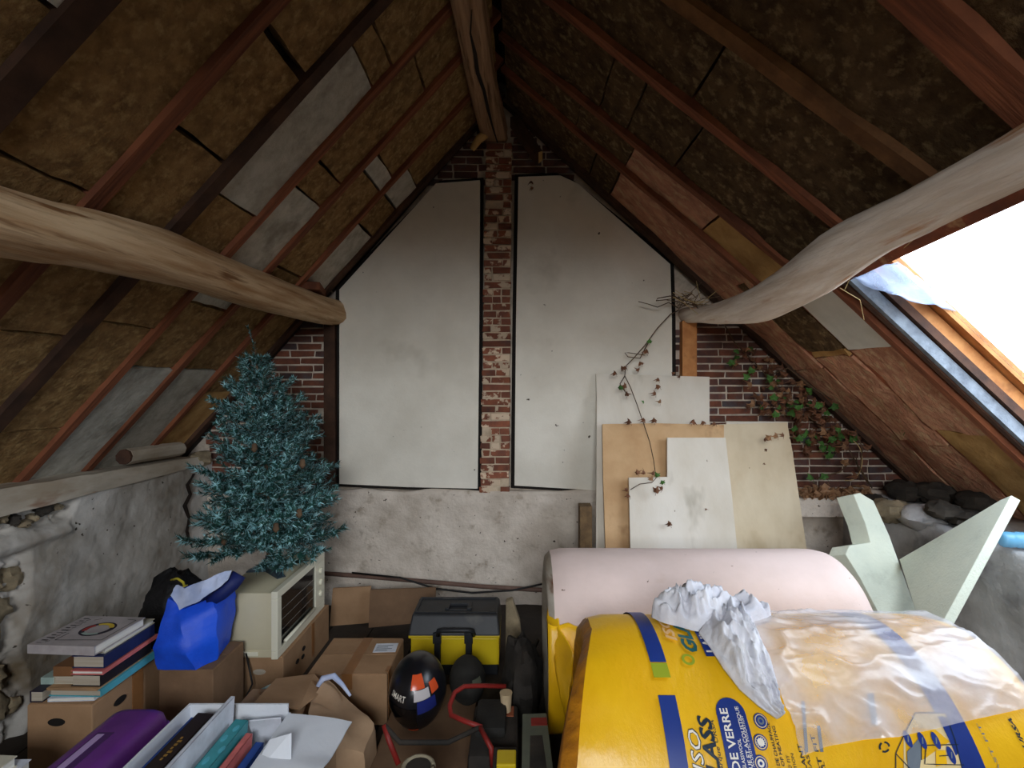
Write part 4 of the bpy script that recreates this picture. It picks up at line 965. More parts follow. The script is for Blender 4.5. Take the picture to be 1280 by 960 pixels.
for i in range(7): mb.box((-.004, 1.40+.014*i, h), (.002+.003*(i % 3), 1.408+.014*i, h+.0008), m=m)
mb.build('lettering', 'gold', o)
ubook(-.935, .012, 1.18, 1.625, .013, .41, 'bk_white', 'paper', 'tall white folder standing highest in the white box', .06)
o, m, h, t = ubook(-.893, .040, 1.14, 1.60, .013, .352, 'bk_teal2', 'paper', 'teal patterned book beside the tall white folder', .07)
mb = MB(); random.seed(8)
for i in range(9): mb.ball(m @ Vector((U(-.012, .012), 1.2+.045*i, h)), (.009, .016, .0012), 8, 4)
mb.build('cover_print', 'bk_teal', o)
ubook(-.855, .020, 1.14, 1.57, .013, .330, 'bk_pink', 'paper', 'pink and white paperback right of the teal book', .08)
ubook(-.822, .024, 1.12, 1.56, .013, .310, 'bk_blue', 'paper', 'blue paperback leaning at the right of the white box', .10)
ubook(-.790, .016, 1.12, 1.53, .013, .285, 'bk_navy', 'paper', 'navy booklet nearest the right side of the white box', .10)
mb = MB(); mb.prism([P(338, 924, 1.50), P(362, 917, 1.50), P(361, 990, 1.42), P(300, 990, 1.42)], (.004, .004, 0)); mb.build('inner_card', 'white_card', wx)
mb = MB(); mb.prism([Vector((-.86, 1.615, .335)), Vector((-.755, 1.615, .345)), Vector((-.755, 1.64, .24)), Vector((-.84, 1.64, .235))], (0, .002, .003)); mb.build('loose_leaflet', 'bk_white', None, label='folded pale leaflet tucked behind the blue books', cat='leaflet')
# carton under the blue bag and the carton under the oven
carton((-1.40, 1.985, 0), (-1.19, 2.205, .29), 'brown carton under the blue bag', 'card_dark')
ob = carton((-1.35, 2.26, 0), (-1.045, 2.80, .195), 'brown carton under the cream oven', 'card', seams=False)
ellipse_patch(ob, (-1.15, 2.258, .13), (1, 0, 0), (0, 0, 1), .028, .012, 'paper_old')
for (y, z) in ((2.40, .10), (2.46, .09), (2.47, .125)): ellipse_patch(ob, (-1.043, y, z), (0, 1, 0), (0, 0, 1), .016, .010)
mb = MB(); mb.box((-1.046, 2.57, .03), (-1.0435, 2.60, .195)); mb.build('tape', 'tape', ob)
ov = thing('mini_oven', (-1.19, 2.5, .196), 'cream countertop oven with dark glass door turned to the right', 'oven')
mb = MB(); mb.box((-1.335, 2.245, .232), (-1.085, 2.765, .483)); mb.build('housing', 'oven_cream', ov, bevel=.008, smooth='auto')
mb = MB(); mb.box((-1.33, 2.25, .196), (-1.09, 2.76, .232)); mb.build('base', 'oven_cream', ov, bevel=.004)
mb = MB(); mb.box((-1.28, 2.2435, .206), (-1.15, 2.251, .224)); mb.build('side_strip', 'oven_front', ov, bevel=.003)
fx = -1.085
for (y0, y1, z0, z1) in ((2.235, 2.775, .458, .492), (2.235, 2.775, .196, .232), (2.235, 2.275, .232, .458), (2.655, 2.775, .232, .458)):
    mb = MB(); mb.box((fx-.002, y0, z0), (fx+.026, y1, z1)); mb.build('front_frame', 'oven_front', ov, bevel=.003)
mb = MB(); mb.box((fx, 2.275, .232), (fx+.018, 2.655, .458)); od = mb.build('door_glass', 'oven_glass', ov)
for z in (.30, .345, .39):
    mb = MB(); mb.tube([(fx+.0185, 2.285, z), (fx+.0185, 2.645, z)], .0012, 5); mb.build('rack_wire', 'chrome', od)
mb = MB(); mb.tube([(fx+.03, 2.30, .246), (fx+.03, 2.63, .246)], .008, 8); mb.build('door_handle', 'oven_front', od, smooth=True)
for z in (.29, .35, .41):
    mb = MB(); mb.tube([(fx+.024, 2.715, z), (fx+.038, 2.715, z)], .016, 14); mb.build('knob', 'oven_front', ov, smooth='auto')
mb = MB(); mb.tube([(-1.20, 2.243, .22), (-1.16, 2.22, .10), (-1.19, 2.20, .03), (-1.12, 2.10, .012), (-1.08, 2.06, .012)], .004, 6); mb.build('power_cord', 'black_cord', ov, smooth=True)
# ================================================================== BAGS
mb = MB()
mb.ball((-1.585, 2.36, .27), (.15, .14, .275), 30, 22, lambda d: 1+.16*FB((d.x, d.y, d.z), 2.2, 3, 4)+.05*FB((d.x, d.y, d.z), 8, 5, 2))
for v in mb.v: v.z = max(v.z, .002)
bb = mb.build('bin_bag', 'black_bag', None, smooth=True, label='shaggy black sack tied with yellow cord by the left wall', cat='bag')
mb = MB(); mb.tube([P(214, 725, 2.26), P(222, 723, 2.24), P(229, 728, 2.2), P(232, 738, 2.19), P(228, 734, 2.18), P(234, 732, 2.2)], .005, 6); mb.build('cord', 'yellow_cord', bb, smooth=True)
bg_ = thing('shopping_bag', (-1.265, 2.08, .29), 'crumpled bright blue woven shopping bag with folded pale lining', 'bag')
def ringp(pts): return [Vector(p) for p in pts]
r0 = ringp([(-1.409, 1.990, 0.294), (-1.258, 1.975, 0.294), (-1.216, 2.060, 0.294), (-1.246, 2.190, 0.294), (-1.346, 2.210, 0.294), (-1.422, 2.120, 0.294)])
r1 = ringp([(-1.414, 1.970, 0.385), (-1.275, 1.955, 0.377), (-1.204, 2.040, 0.402), (-1.220, 2.200, 0.402), (-1.355, 2.220, 0.402), (-1.439, 2.120, 0.385)])
r2 = ringp([(-1.401, 2.000, 0.471), (-1.321, 1.985, 0.471), (-1.216, 2.050, 0.497), (-1.220, 2.200, 0.488), (-1.346, 2.220, 0.488), (-1.422, 2.120, 0.471)])
r3 = ringp([(-1.401, 2.030, 0.544), (-1.330, 2.030, 0.510), (-1.246, 2.070, 0.536), (-1.229, 2.190, 0.557), (-1.338, 2.200, 0.557), (-1.414, 2.130, 0.549)])
r4 = ringp([(-1.363, 2.070, 0.531), (-1.330, 2.070, 0.506), (-1.271, 2.100, 0.523), (-1.262, 2.150, 0.540), (-1.330, 2.160, 0.540), (-1.372, 2.120, 0.536)])
mb = MB(); rg = [r0, r1, r2, r3, r4]; fine = []
for i in range(4):
    for s_ in range(4): fine.append([a.lerp(b, s_/4) for a, b in zip(rg[i], rg[i+1])])
fine.append(r4); fin2 = []
for r_ in fine:
    o = []
    for q in range(6):
        for s_ in range(4):
            p = r_[q].lerp(r_[(q+1) % 6], s_/4); o.append(p+Vector((.010*FB(p, 13, 2), .010*FB(p, 13, 5), .006*FB(p, 12, 8) if p.z > .33 else 0)))
    fin2.append(o)
mb.rings(fin2); mb.build('bag_body', 'blue_tarp', bg_, smooth='auto')
mb = MB(); pth = [(214, 744, 2.02), (226, 752, 2.0), (250, 742, 2.0), (270, 730, 2.03), (285, 722, 2.06)]; wd_ = [(.0, .03), (-.03, .045), (-.03, .04), (-.022, .03), (-.01, .02)]
def lf(u, v):
    t = u*4; i = min(3, int(t)); f = t-i; a = P(*pth[i]).lerp(P(*pth[i+1]), f); lo_ = wd_[i][0]+(wd_[i+1][0]-wd_[i][0])*f; hi_ = wd_[i][1]+(wd_[i+1][1]-wd_[i][1])*f
    p = a+Vector((.0, .03*v, lo_+(hi_-lo_)*v)); return p+Vector((0, -.015*abs(FB(p, 16, 3)), .006*FB(p, 20, 1)))
mb.slab(lf, 20, 8, (0, .004, 0)); mb.build('folded_lining', 'lining', bg_, smooth='auto')
mb = MB(); mb.tube([P(262, 752, 2.08), P(277, 742, 2.08), P(290, 730, 2.1), P(299, 718, 2.12)], [.022, .028, .032, .030], 9); mb.build('rolled_handle', 'blue_dark', bg_, smooth=True)

# ================================================================== CARTONS AND KRAFT PAPER (middle)
tx_ = carton((-.875, 2.10, 0), (-.545, 2.40, .207), 'taped brown carton with a shipping label beside the toolbox', 'card', tape=True)
mb = MB(); mb.box((-.655, 2.27, .2105), (-.555, 2.345, .2125), .05); mb.build('shipping_label', 'bk_white', tx_)
mb = MB(); mb.box((-.56, 2.12, .02), (-.5435, 2.16, .2105)); mb.build('tape', 'tape', tx_)
for i in range(4):
    mb = MB(); mb.box((-.645, 2.28+.014*i, .2125), (-.645+.05+.02*(i % 2), 2.285+.014*i, .213), .05, (-.605, 2.3, .21)); mb.build('label_print', 'print_grey', tx_)
def sack(pts_top, label, mat, lining=False):
    """kraft bag: crumpled top surface spanning pixel/depth points over a body reaching the floor"""
    top = [P(*p) for p in pts_top]; c = sum(top, Vector())/len(top); mb = MB(); k = len(top)
    def ringof(f, g, amp):
        o = []
        for q in range(k):
            for s_ in range(5):
                p = top[q].lerp(top[(q+1) % k], s_/5); p = c+(p-c)*f; p.z *= g
                o.append(p+Vector((amp*FB(p, 11, 3), amp*FB(p, 11, 6), amp*1.2*FB(p, 9, 9) if g > .02 else 0)))
        return o
    mb.rings([ringof(.96, .012, .0), ringof(1.02, .4, .012), ringof(1.03, .8, .014), ringof(1.0, 1.0, .008), ringof(.72, 1.02, .016), ringof(.42, 1.03, .018), ringof(.12, 1.03, .01)])
    return mb.build('paper_sack', mat, None, smooth='auto', label=label, cat='sack')
ksk = sack([(385, 893, 1.74), (388, 872, 1.84), (410, 848, 1.98), (430, 868, 1.96), (468, 905, 1.86), (456, 938, 1.73), (420, 935, 1.69)], 'crumpled kraft paper sack in front of the taped carton', 'card_light')
mb = MB(); mb.tube([P(396, 860, 1.93), P(404, 848, 1.95), P(417, 845, 1.95), P(428, 856, 1.94), P(438, 870, 1.92)], [.008, .012, .012, .008, .005], 7); mb.build('white_lining', 'lining', ksk, smooth=True)
sack([(300, 893, 1.72), (316, 868, 1.90), (345, 860, 1.96), (385, 860, 1.98), (378, 897, 1.73)], 'folded brown paper bag behind the white box', 'card')
def sheet(pts, th, mat, name, label, cat='cardboard'):
    mb = MB(); mb.prism([P(*p) for p in pts], (0, .002, -th)); return mb.build(name, mat, None, label=label, cat=cat)
sheet([(345, 848, 1.96), (393, 842, 2.02), (408, 860, 1.95), (374, 886, 1.72), (314, 882, 1.72)], .005, 'card', 'cardboard_sheet', 'flat cardboard sheet lying on the crumpled paper sack')
sheet([(292, 888, 1.74), (316, 861, 1.92), (344, 862, 1.95), (318, 888, 1.72)], .005, 'card_light', 'cardboard_sheet', 'small cardboard piece left of the flat sheet')
sheet([(326, 861, 1.98), (352, 848, 2.03), (362, 852, 2.02), (338, 866, 1.96)], .004, 'bk_green', 'leaflet', 'green and white leaflet sticking out of the cardboard heap', 'leaflet')
# flattened carton by the gable wall
fc = thing('flattened_carton', (-.8, 2.98, 0), 'folded brown carton standing against the gable behind the toolbox', 'cardboard')
mb = MB(); mb.prism([(-1.10, 2.96, 0), (-.88, 3.0, 0), (-.88, 3.02, .205), (-1.09, 2.98, .21)], (0, .012, 0)); mb.build('panel', 'card', fc)
mb = MB(); mb.prism([(-.87, 2.94, 0), (-.50, 3.02, 0), (-.50, 3.04, .19), (-.87, 2.97, .205)], (0, .012, 0)); mb.build('panel', 'card_dark', fc)
# pipe and cable along the gable foot
mb = MB(); mb.tube([P(395, 716, 3.18), P(450, 720, 3.19), P(520, 726, 3.19), P(600, 733, 3.18), P(683, 738, 3.18), P(740, 741, 3.18)], .014, 8); mb.build('pipe', 'pipe', None, smooth=True, label='rusty pipe running low along the gable wall', cat='pipe')
mb = MB(); mb.tube([P(440, 716, 3.17), P(500, 722, 3.16), P(545, 736, 3.15), P(590, 741, 3.15), P(640, 738, 3.15), P(683, 729, 3.16)], .006, 6); mb.build('cable', 'black_cord', None, smooth=True, label='thin dark cable sagging beside the rusty pipe', cat='cable')

# ================================================================== TOOLBOX, HELMETS, CLUTTER
tb_ = thing('toolbox', (-.31, 2.56, 0), 'black and yellow plastic toolbox with two latches', 'toolbox')
tX0, tX1, tY0, tY1 = -.535, -.095, 2.45, 2.68
mb = MB(); mb.box((tX0+.012, tY0+.012, .0), (tX1-.012, tY1, .20)); mb.build('body', 'black_plastic', tb_, bevel=.006)
for (a, b) in ((tX0+.012, tX0+.125), (tX0+.155, tX1-.165), (tX1-.135, tX1-.012)):
    mb = MB(); mb.box((a, tY0, .055), (b, tY0+.014, .185)); mb.build('yellow_panel', 'yellow_plastic', tb_, bevel=.006)
mb = MB(); mb.box((tX1-.014, tY0+.004, .055), (tX1-.006, tY1, .185)); mb.build('yellow_panel', 'yellow_plastic', tb_, bevel=.003)
mb = MB(); mb.box((tX0+.002, tY0-.006, .185), (tX1-.002, tY1, .198)); mb.build('rim', 'yellow_plastic', tb_, bevel=.003)
mb = MB(); z0, z1 = .198, .283
mb.hexa([(tX0, tY0-.01, z0), (tX1, tY0-.01, z0), (tX1, tY1+.01, z0), (tX0, tY1+.01, z0), (tX0+.012, tY0+.03, z1), (tX1-.012, tY0+.03, z1), (tX1-.012, tY1, z1), (tX0+.012, tY1, z1)]); ld = mb.build('lid', 'black_plastic', tb_, bevel=.008)
mb = MB()
for a, b in (((tX0+.02, tY0+.045, z1), (tX1-.02, tY0+.055, z1+.006)), ((tX0+.02, tY1-.02, z1), (tX1-.02, tY1-.008, z1+.006)), ((tX0+.02, tY0+.055, z1), (tX0+.03, tY1-.02, z1+.006)), ((tX1-.03, tY0+.055, z1), (tX1-.02, tY1-.02, z1+.006))): mb.box(a, b)
mb.build('lid_ridge', 'black_plastic', ld)
xm = (tX0+tX1)/2+.01
mb = MB()
for a, b in (((xm-.065, 2.52, z1), (xm-.045, 2.60, z1+.014)), ((xm+.045, 2.52, z1), (xm+.065, 2.60, z1+.014)), ((xm-.045, 2.575, z1), (xm+.045, 2.60, z1+.014)), ((xm-.045, 2.52, z1), (xm+.045, 2.53, z1+.006))): mb.box(a, b)
mb.build('top_grip', 'black_plastic', ld, bevel=.002)
mb = MB(); mb.tube([(xm-.085, tY0-.012, .205), (xm-.08, tY0-.035, .235), (xm-.06, tY0-.04, .240), (xm+.06, tY0-.04, .240), (xm+.08, tY0-.035, .235), (xm+.085, tY0-.012, .205)], .011, 8); mb.build('carry_handle', 'black_plastic', tb_, smooth=True)
for xx in (tX0+.14, tX1-.15):
    mb = MB(); mb.box((xx-.014, tY0-.014, .05), (xx+.014, tY0+.004, .215)); mb.box((xx-.02, tY0-.018, .165), (xx+.02, tY0-.008, .215)); mb.build('latch', 'black_plastic', tb_, bevel=.002)
# low dark crate the helmets rest on
dc = carton((-.53, 1.70, 0), (-.185, 2.30, .052), 'low dark brown crate under the helmets', 'card_dark', seams=False, name='wooden_crate')
def helm(c, r, label, name='helmet', rz=0.0):
    t = thing(name, (c[0], c[1], .053), label, 'helmet')
    c = Vector(c); rot = Matrix.Rotation(rz, 3, 'Z') @ Matrix.Rotation(.22, 3, 'X')
    def shell(d, k=1.0):
        # forehead at -y; chin bar lower front
        x, y, z = d
        rr = 1.0-.10*max(0, -z)-.05*abs(x)
        if z < -.25 and y < 0: rr += .10*min(1, (-z-.25)*2)*(-y)
        q = Vector((x*r[0], y*r[1], z*r[2]))*rr*k; q.z = max(q.z, -r[2]*.80)
        return c+rot @ q
    return t, shell
hl, sh = helm((-.405, 2.03, .19), (.118, .135, .14), 'glossy black motorcycle helmet with orange white and blue flashes', rz=0.0)
def spatch(mb, sh, a0, a1, t0, t1, k, nu=12, nv=8):
    def fn(u, v):
        a = math.radians(a0+(a1-a0)*u); t = math.radians(t0+(t1-t0)*v); return sh(Vector((math.cos(t)*math.cos(a), math.cos(t)*math.sin(a), math.sin(t))), k)
    mb.grid(fn, nu, nv)
mb = MB(); spatch(mb, sh, -180, 180, -90, 90, 1.0, 40, 24); hs_ = mb.build('shell', 'helmet', hl, smooth=True)
for nm, mt, a in (('visor', 'visor', (-150, -80, -22, 14)), ('flash', 'helmet_orange', (-92, -58, 40, 62)), ('flash', 'helmet_white', (-84, -50, 24, 39)), ('flash', 'helmet_blue', (-78, -40, 4, 23)), ('flash', 'helmet_orange', (-46, -26, 26, 44)), ('flash', 'helmet_orange', (-100, -78, -46, -30))):
    mb = MB(); spatch(mb, sh, *a, 1.008 if nm != 'visor' else 1.012, 14, 8); mb.build(nm, mt, hs_, smooth=True)
vv, fq = textpoly('SMART', .034, .01, .15); mb = MB()
mb.add([sh(Vector((math.cos(t_)*math.cos(a_), math.cos(t_)*math.sin(a_), math.sin(t_))), 1.012) for a_, t_ in ((math.radians(-140+p.x/.118*42), math.radians(22+p.y/.118*46)) for p in vv)], fq); mb.build('lettering', 'print_white', hs_)
h2, sh2 = helm((-.225, 2.19, .136), (.082, .095, .098), 'small matt black helmet behind the red tube frame', rz=.2)
mb = MB(); spatch(mb, sh2, -180, 180, -90, 90, 1.0, 28, 16); mb.build('shell', 'cap_dark', h2, smooth=True)
mb = MB(); spatch(mb, sh2, -80, -45, 22, 38, 1.012); mb.build('badge', 'olive_metal', h2, smooth=True)
mb = MB(); spatch(mb, sh2, -150, -30, -30, -8, 1.02); mb.build('peak', 'cap_dark', h2, smooth=True)
# red-framed machine
mc = thing('garden_machine', (-.1, 1.85, 0), 'dark machine with a bent red tube handle on the floor', 'machine')
mb = MB(); mb.box((-.175, 1.70, 0), (-.005, 1.98, .165)); mb.build('motor_body', 'dark_junk', mc, bevel=.02, smooth='auto')
mb = MB(); mb.box((-.16, 1.78, .165), (-.05, 1.95, .205)); mb.build('motor_cover', 'cap_dark', mc, bevel=.015, smooth='auto')
mb = MB(); mb.tube([P(632, 858, 1.98), P(604, 857, 1.96), P(580, 858, 1.92), P(568, 866, 1.88), P(562, 882, 1.82), P(564, 894, 1.78), P(580, 901, 1.75), P(602, 909, 1.72)], .0085, 8); mb.build('tube_handle', 'red_paint', mc, smooth=True)
for lg in ([P(480, 906, 1.68), P(486, 925, 1.66), P(498, 955, 1.64)], [P(600, 909, 1.72), P(614, 935, 1.66), P(616, 960, 1.675)]):
    mb = MB(); mb.tube(lg, .009, 8); mb.build('tube_leg', 'red_paint', mc, smooth=True)
mb = MB(); mb.tube([P(480, 906, 1.68), P(500, 928, 1.66), P(560, 928, 1.68), P(600, 909, 1.72)], .008, 8); mb.build('cross_tube', 'dark_junk', mc, smooth=True)
cp_ = thing('paper_cup', P(632, 888, 1.88), 'small cream paper cup standing on the dark machine', 'cup')
a = P(632.5, 888, 1.93); b_ = a+Vector((0, 0, .066))
mb = MB(); mb.tube([a, b_], [.019, .0225], 16); mb.build('cup_wall', 'cup', cp_, smooth='auto')
mb = MB(); mb.tube([b_-Vector((0, 0, .002)), b_+Vector((0, 0, .002))], .0238, 16); mb.build('cup_rim', 'cup', cp_)
mb = MB(); mb.box((a.x-.03, a.y-.03, 0), (a.x+.03, a.y+.03, a.z-.001)); mb.build('wooden_block', 'red_wood', None, bevel=.004, label='upright reddish wooden block under the paper cup', cat='wood')
# rope reel in a dark bin
sp = thing('rope_reel', (-.31, 1.56, 0), 'reel of pale rope in the dark foreground', 'rope')
mb = MB(); mb.tube([(-.31, 1.56, 0), (-.31, 1.56, .235)], .038, 16); mb.build('core', 'dark_junk', sp)
for i in range(9):
    z = .115+.0145*i; mb = MB(); k = 20; mb.tube([(-.31+.046*math.cos(2*math.pi*j/k), 1.56+.046*math.sin(2*math.pi*j/k), z+.003*j/k) for j in range(k+1)], .0075, 6); mb.build('rope_turn', 'rope', sp, smooth=True)
mb = MB(); mb.box((-.40, 1.47, 0), (-.22, 1.49, .16)); mb.build('bin_front', 'dark_junk', sp)
# olive trough
pk = thing('metal_trough', (.02, 1.62, 0), 'olive grey metal trough with a red sticker by the rolls', 'trough')
mb = MB()
q = [P(653, 892, 1.72), P(683, 891, 1.72), P(692, 965, 1.48), P(652, 965, 1.48)]; n_ = (q[1]-q[0]).cross(q[3]-q[0]).normalized()
if n_.y < 0: n_ = -n_
q[2] = q[1]+(q[2]-q[1])*1.0; q[3] = q[0]+(q[3]-q[0])*1.0
mb.prism(q, n_*.05+Vector((0, 0, -.01))); bod = mb.build('trough_body', 'olive_metal', pk, bevel=.003)
mb = MB(); e1 = q[0].lerp(q[1], .35).lerp(q[3].lerp(q[2], .35), .10); e2 = q[0].lerp(q[1], .98).lerp(q[3].lerp(q[2], .98), .10); e3 = q[0].lerp(q[1], .98).lerp(q[3].lerp(q[2], .98), .24); e4 = q[0].lerp(q[1], .35).lerp(q[3].lerp(q[2], .35), .24)
mb.prism([p-n_*.002 for p in (e1, e2, e3, e4)], n_*.003); mb.build('sticker', 'red_paint', pk)
mb = MB(); f1 = [q[0].lerp(q[1], a).lerp(q[3].lerp(q[2], a), b) for a, b in ((.3, .42), (.75, .42), (.8, .95), (.25, .95))]; mb.prism([p-n_*.0015 for p in f1], n_*.003); mb.build('recess', 'dark_junk', pk)
mb = MB(); mb.prism([q[3]+Vector((0, 0, 0)), q[2], Vector((q[2].x, q[2].y, 0)), Vector((q[3].x, q[3].y, 0))], (0, .03, 0)); mb.build('support', 'dark_junk', pk)
yl = thing('tool_case', (-.02, 1.6, 0), 'black tool case with a yellow bar left of the trough', 'tool')
mb = MB(); mb.box((-.085, 1.56, 0), (-.008, 1.66, .225)); mb.build('case', 'dark_junk', yl, bevel=.006)
mb = MB(); mb.box((-.072, 1.555, .226), (-.012, 1.62, .245)); mb.build('yellow_bar', 'yellow_plastic', yl, bevel=.005)
# stone slab and dark sacking right of the toolbox
mb = MB(); mb.prism([(-.075, 2.62, 0), (.02, 2.60, 0), (.0, 2.66, .16), (-.04, 2.70, .262), (-.075, 2.70, .25)], (0, .05, .0)); mb.build('stone_slab', 'stone', None, bevel=.006, label='pale flat stone propped right of the toolbox', cat='stone')
mb = MB(); mb.ball((.01, 2.22, .12), (.085, .20, .17), 22, 14, lambda d: 1+.28*FB((d.x, d.y, d.z), 2.4, 31, 4))
for v in mb.v: v.z = max(v.z, .002); v.x = min(v.x, .098)
mb.build('sacking', 'dark_junk', None, smooth='auto', label='heap of dark sacking between toolbox and pink roll', cat='sack')
mb = MB(); mb.tube([P(672, 800, 2.45), P(662, 820, 2.28), P(648, 842, 2.14), P(632, 866, 2.05)], [.010, .012, .012, .01], 6); mb.build('garden_stake', 'dark_junk', None, smooth=True, label='dark wooden stake lying across the sacking', cat='tool')

# ================================================================== CHRISTMAS TREE
TB = Vector((-1.235, 2.52, .484))
tree = thing('christmas_tree', TB, 'frosted blue green artificial christmas tree standing on the oven', 'tree')
TH_ = 1.20
def trunk(t): return TB+Vector((-.085*t*t-.0*t, 0, .04+(TH_-.04)*t))
mb = MB(); mb.tube([trunk(i/14) for i in range(14)], [.012*(1-.75*i/13) for i in range(14)], 7); mb.build('trunk', 'bark', tree, smooth=True)
def needles(mb, a, b, dens, ln, rnd):
    d = (b-a); L = d.length; d = d.normalized(); o = d.orthogonal().normalized(); s_ = d.cross(o); n = int(L*dens)
    for i in range(n):
        p = a+(b-a)*((i+rnd.random())/n); an = rnd.uniform(0, 6.283); dr_ = (o*math.cos(an)+s_*math.sin(an))*.80+d*.62; dr_.normalize()
        l = ln*rnd.uniform(.75, 1.15); sd_ = dr_.cross(d); sd_.normalize(); sd_ *= .0028
        mb.cur = 1 if rnd.random() < .36 else 0
        mb.add([p-sd_, p+sd_, p+dr_*l], [(0, 1, 2)])
def branch_mesh(L, seed):
    rnd = random.Random(seed); mb = MB(); mb.cur = 2
    f = lambda t: Vector((L*t, 0, -.10*L*math.sin(t*2.2)+.16*L*t*t))
    mb.tube([f(i/5) for i in range(6)], [.0032*(1-.6*i/5) for i in range(6)], 4)
    for i in range(5): needles(mb, f(i/5), f((i+1)/5), 620, .026, rnd)
    nt = max(2, int(L/.045))
    for k_ in range(nt):
        t = .22+.72*k_/nt; sgn = 1 if k_ % 2 else -1; p = f(t); l = (.42*L*(1-t)+.045)*rnd.uniform(.8, 1.15)
        e = p+Vector((l*.68, sgn*l*.66, rnd.uniform(-.08, .32)*l)); mb.cur = 2; mb.tube([p, e], [.002, .0012], 3); needles(mb, p, e, 640, .026, rnd)
    return mb.mesh('branch', ['needle', 'needle_frost', 'bark'], center=False, fixn=False)[0]
BL_ = {L: [branch_mesh(L, int(L*1000)+s) for s in range(4)] for L in (.07, .12, .17, .22, .27, .32)}
random.seed(5); nb_ = 0
for lv in range(19):
    h = lv/18; hh = .075+.76*h; rad = .285*(1-h**2.1)+.075; cnt = int(12-5*h); off = U(0, 6.28)
    for k_ in range(cnt):
        a = off+2*math.pi*k_/cnt+U(-.22, .22); L = rad*U(.6, 1.15); key = min(BL_, key=lambda q: abs(q-L))
        o = link('branch', random.choice(BL_[key]), trunk(hh+U(-.015, .015)), tree)
        s_ = L/key; o.scale = (s_, s_, s_)
        o.rotation_euler = (U(-.3, .3), -(.10+.45*h+U(-.16, .16)), a)
mb = MB(); rnd = random.Random(9); tp = [trunk(.86), trunk(.93)+Vector((-.006, 0, 0)), trunk(1.0)+Vector((-.02, 0, .0))]
for i in range(2): needles(mb, tp[i], tp[i+1], 520, .026 if i == 0 else .016, rnd)
mb.build('tip', ['needle', 'needle_frost'], tree, fixn=False)
for (px, py, d) in ((378, 580, 2.24), (374, 642, 2.25), (345, 660, 2.2), (280, 676, 2.3), (318, 560, 2.3)):
    mb = MB(); mb.ball(P(px, py, d), (.013, .013, .022), 9, 7, lambda q: 1+.12*math.sin(q.z*22)); mb.build('pine_cone', 'bark', tree, smooth=True)
st = TB.copy()
mb = MB(); mb.tube([st, st+Vector((0, 0, .07))], .018, 10); mb.build('stand_socket', 'stand_dark', tree)
for a in (-.75, 1.35, 3.3):
    d = Vector((math.cos(a), math.sin(a), 0)); e = Vector((-d.y, d.x, 0)); mb = MB(); L = .15 if a != 3.3 else .10
    mb.hexa([st+e*.022, st-e*.022, st+d*L-e*.02, st+d*L+e*.02, st+e*.012+Vector((0, 0, .05)), st-e*.012+Vector((0, 0, .05)), st+d*L-e*.018+Vector((0, 0, .004)), st+d*L+e*.018+Vector((0, 0, .004))]); mb.build('stand_leg', 'stand_dark', tree)

# ================================================================== IVY AND DRY LEAVES
def leaf_mesh(mat, seed, curl):
    rnd = random.Random(seed); mb = MB(); out = []
    base = [(0, -.1), (.30, -.32), (.62, -.18), (.50, .10), (.95, .28), (.52, .42), (.30, .62), (.0, 1.05), (-.30, .62), (-.52, .42), (-.95, .28), (-.50, .10), (-.62, -.18), (-.30, -.32)]
    pts = [Vector((x*.5*rnd.uniform(.85, 1.1), y*.5*rnd.uniform(.9, 1.1), 0)) for x, y in base]
    def bend(p): return Vector((p.x, p.y, -curl*(p.x*p.x*2.2+.6*p.y*p.y)+curl*.25*rnd.uniform(-1, 1)*abs(p.x)))
    pts = [bend(p) for p in pts]; c = bend(Vector((0, .15, 0)))+Vector((0, 0, .05))
    mb.add([c]+pts, [(0, i+1, (i+1) % 14+1) for i in range(14)])
    mb.tube([pts[0], pts[0]+Vector((.05, -.35, -.1))], .02, 3)
    return mb.mesh('leaf', mat, center=False, fixn=False, smooth=False)[0]
LM = {'g': [leaf_mesh('ivy_green', s, .5) for s in range(4)], 'b': [leaf_mesh('ivy_brown', 10+s, 1.6) for s in range(5)], 't': [leaf_mesh('ivy_tan', 20+s, 1.3) for s in range(4)]}
def leaf(par, p, size, kind, face=True):
    o = link('leaf', random.choice(LM[kind]), p, par); o.scale = (size, size, size)
    o.rotation_euler = (math.pi/2+U(-.7, .5), U(-.9, .9) if face else U(-3, 3), U(-.7, .7)) if face else (U(-.7, .7), U(-.7, .7), U(0, 6.28))
    return o
random.seed(77)
iv = thing('ivy', P(1050, 600, 3.2), 'ivy with green and withered leaves climbing the right brick wall', 'ivy')
stems = [[(1085, 605, 3.2), (1060, 560, 3.22), (1020, 530, 3.22), (985, 500, 3.23), (950, 460, 3.23), (918, 428, 3.24), (905, 405, 3.24)], [(1075, 600, 3.2), (1070, 570, 3.2), (1050, 590, 3.2), (1020, 598, 3.22)],
         [(1040, 545, 3.2), (1010, 520, 3.18), (1000, 525, 3.2)], [(960, 470, 3.22), (985, 460, 3.15), (1010, 480, 3.1), (1040, 500, 3.1)], [(1090, 610, 3.1), (1075, 585, 3.1), (1078, 560, 3.12), (1070, 540, 3.1)]]
for s_ in stems: mb = MB(); mb.tube([P(*q) for q in s_], .004, 5); mb.build('stem', 'bark', iv, smooth=True)
mb = MB(); c_pts = [P(1060+18*math.cos(a), 575+26*math.sin(a), 3.12) for a in [-1.2+.3*i for i in range(11)]]; mb.tube(c_pts, .0025, 5); mb.build('tendril', 'straw', iv, smooth=True)
cent = [(918, 452), (940, 470), (965, 475), (985, 485), (1000, 500), (960, 495), (1015, 490), (1035, 520), (1045, 505), (1020, 540), (1005, 550), (1035, 545), (1055, 545), (985, 520), (970, 508)]
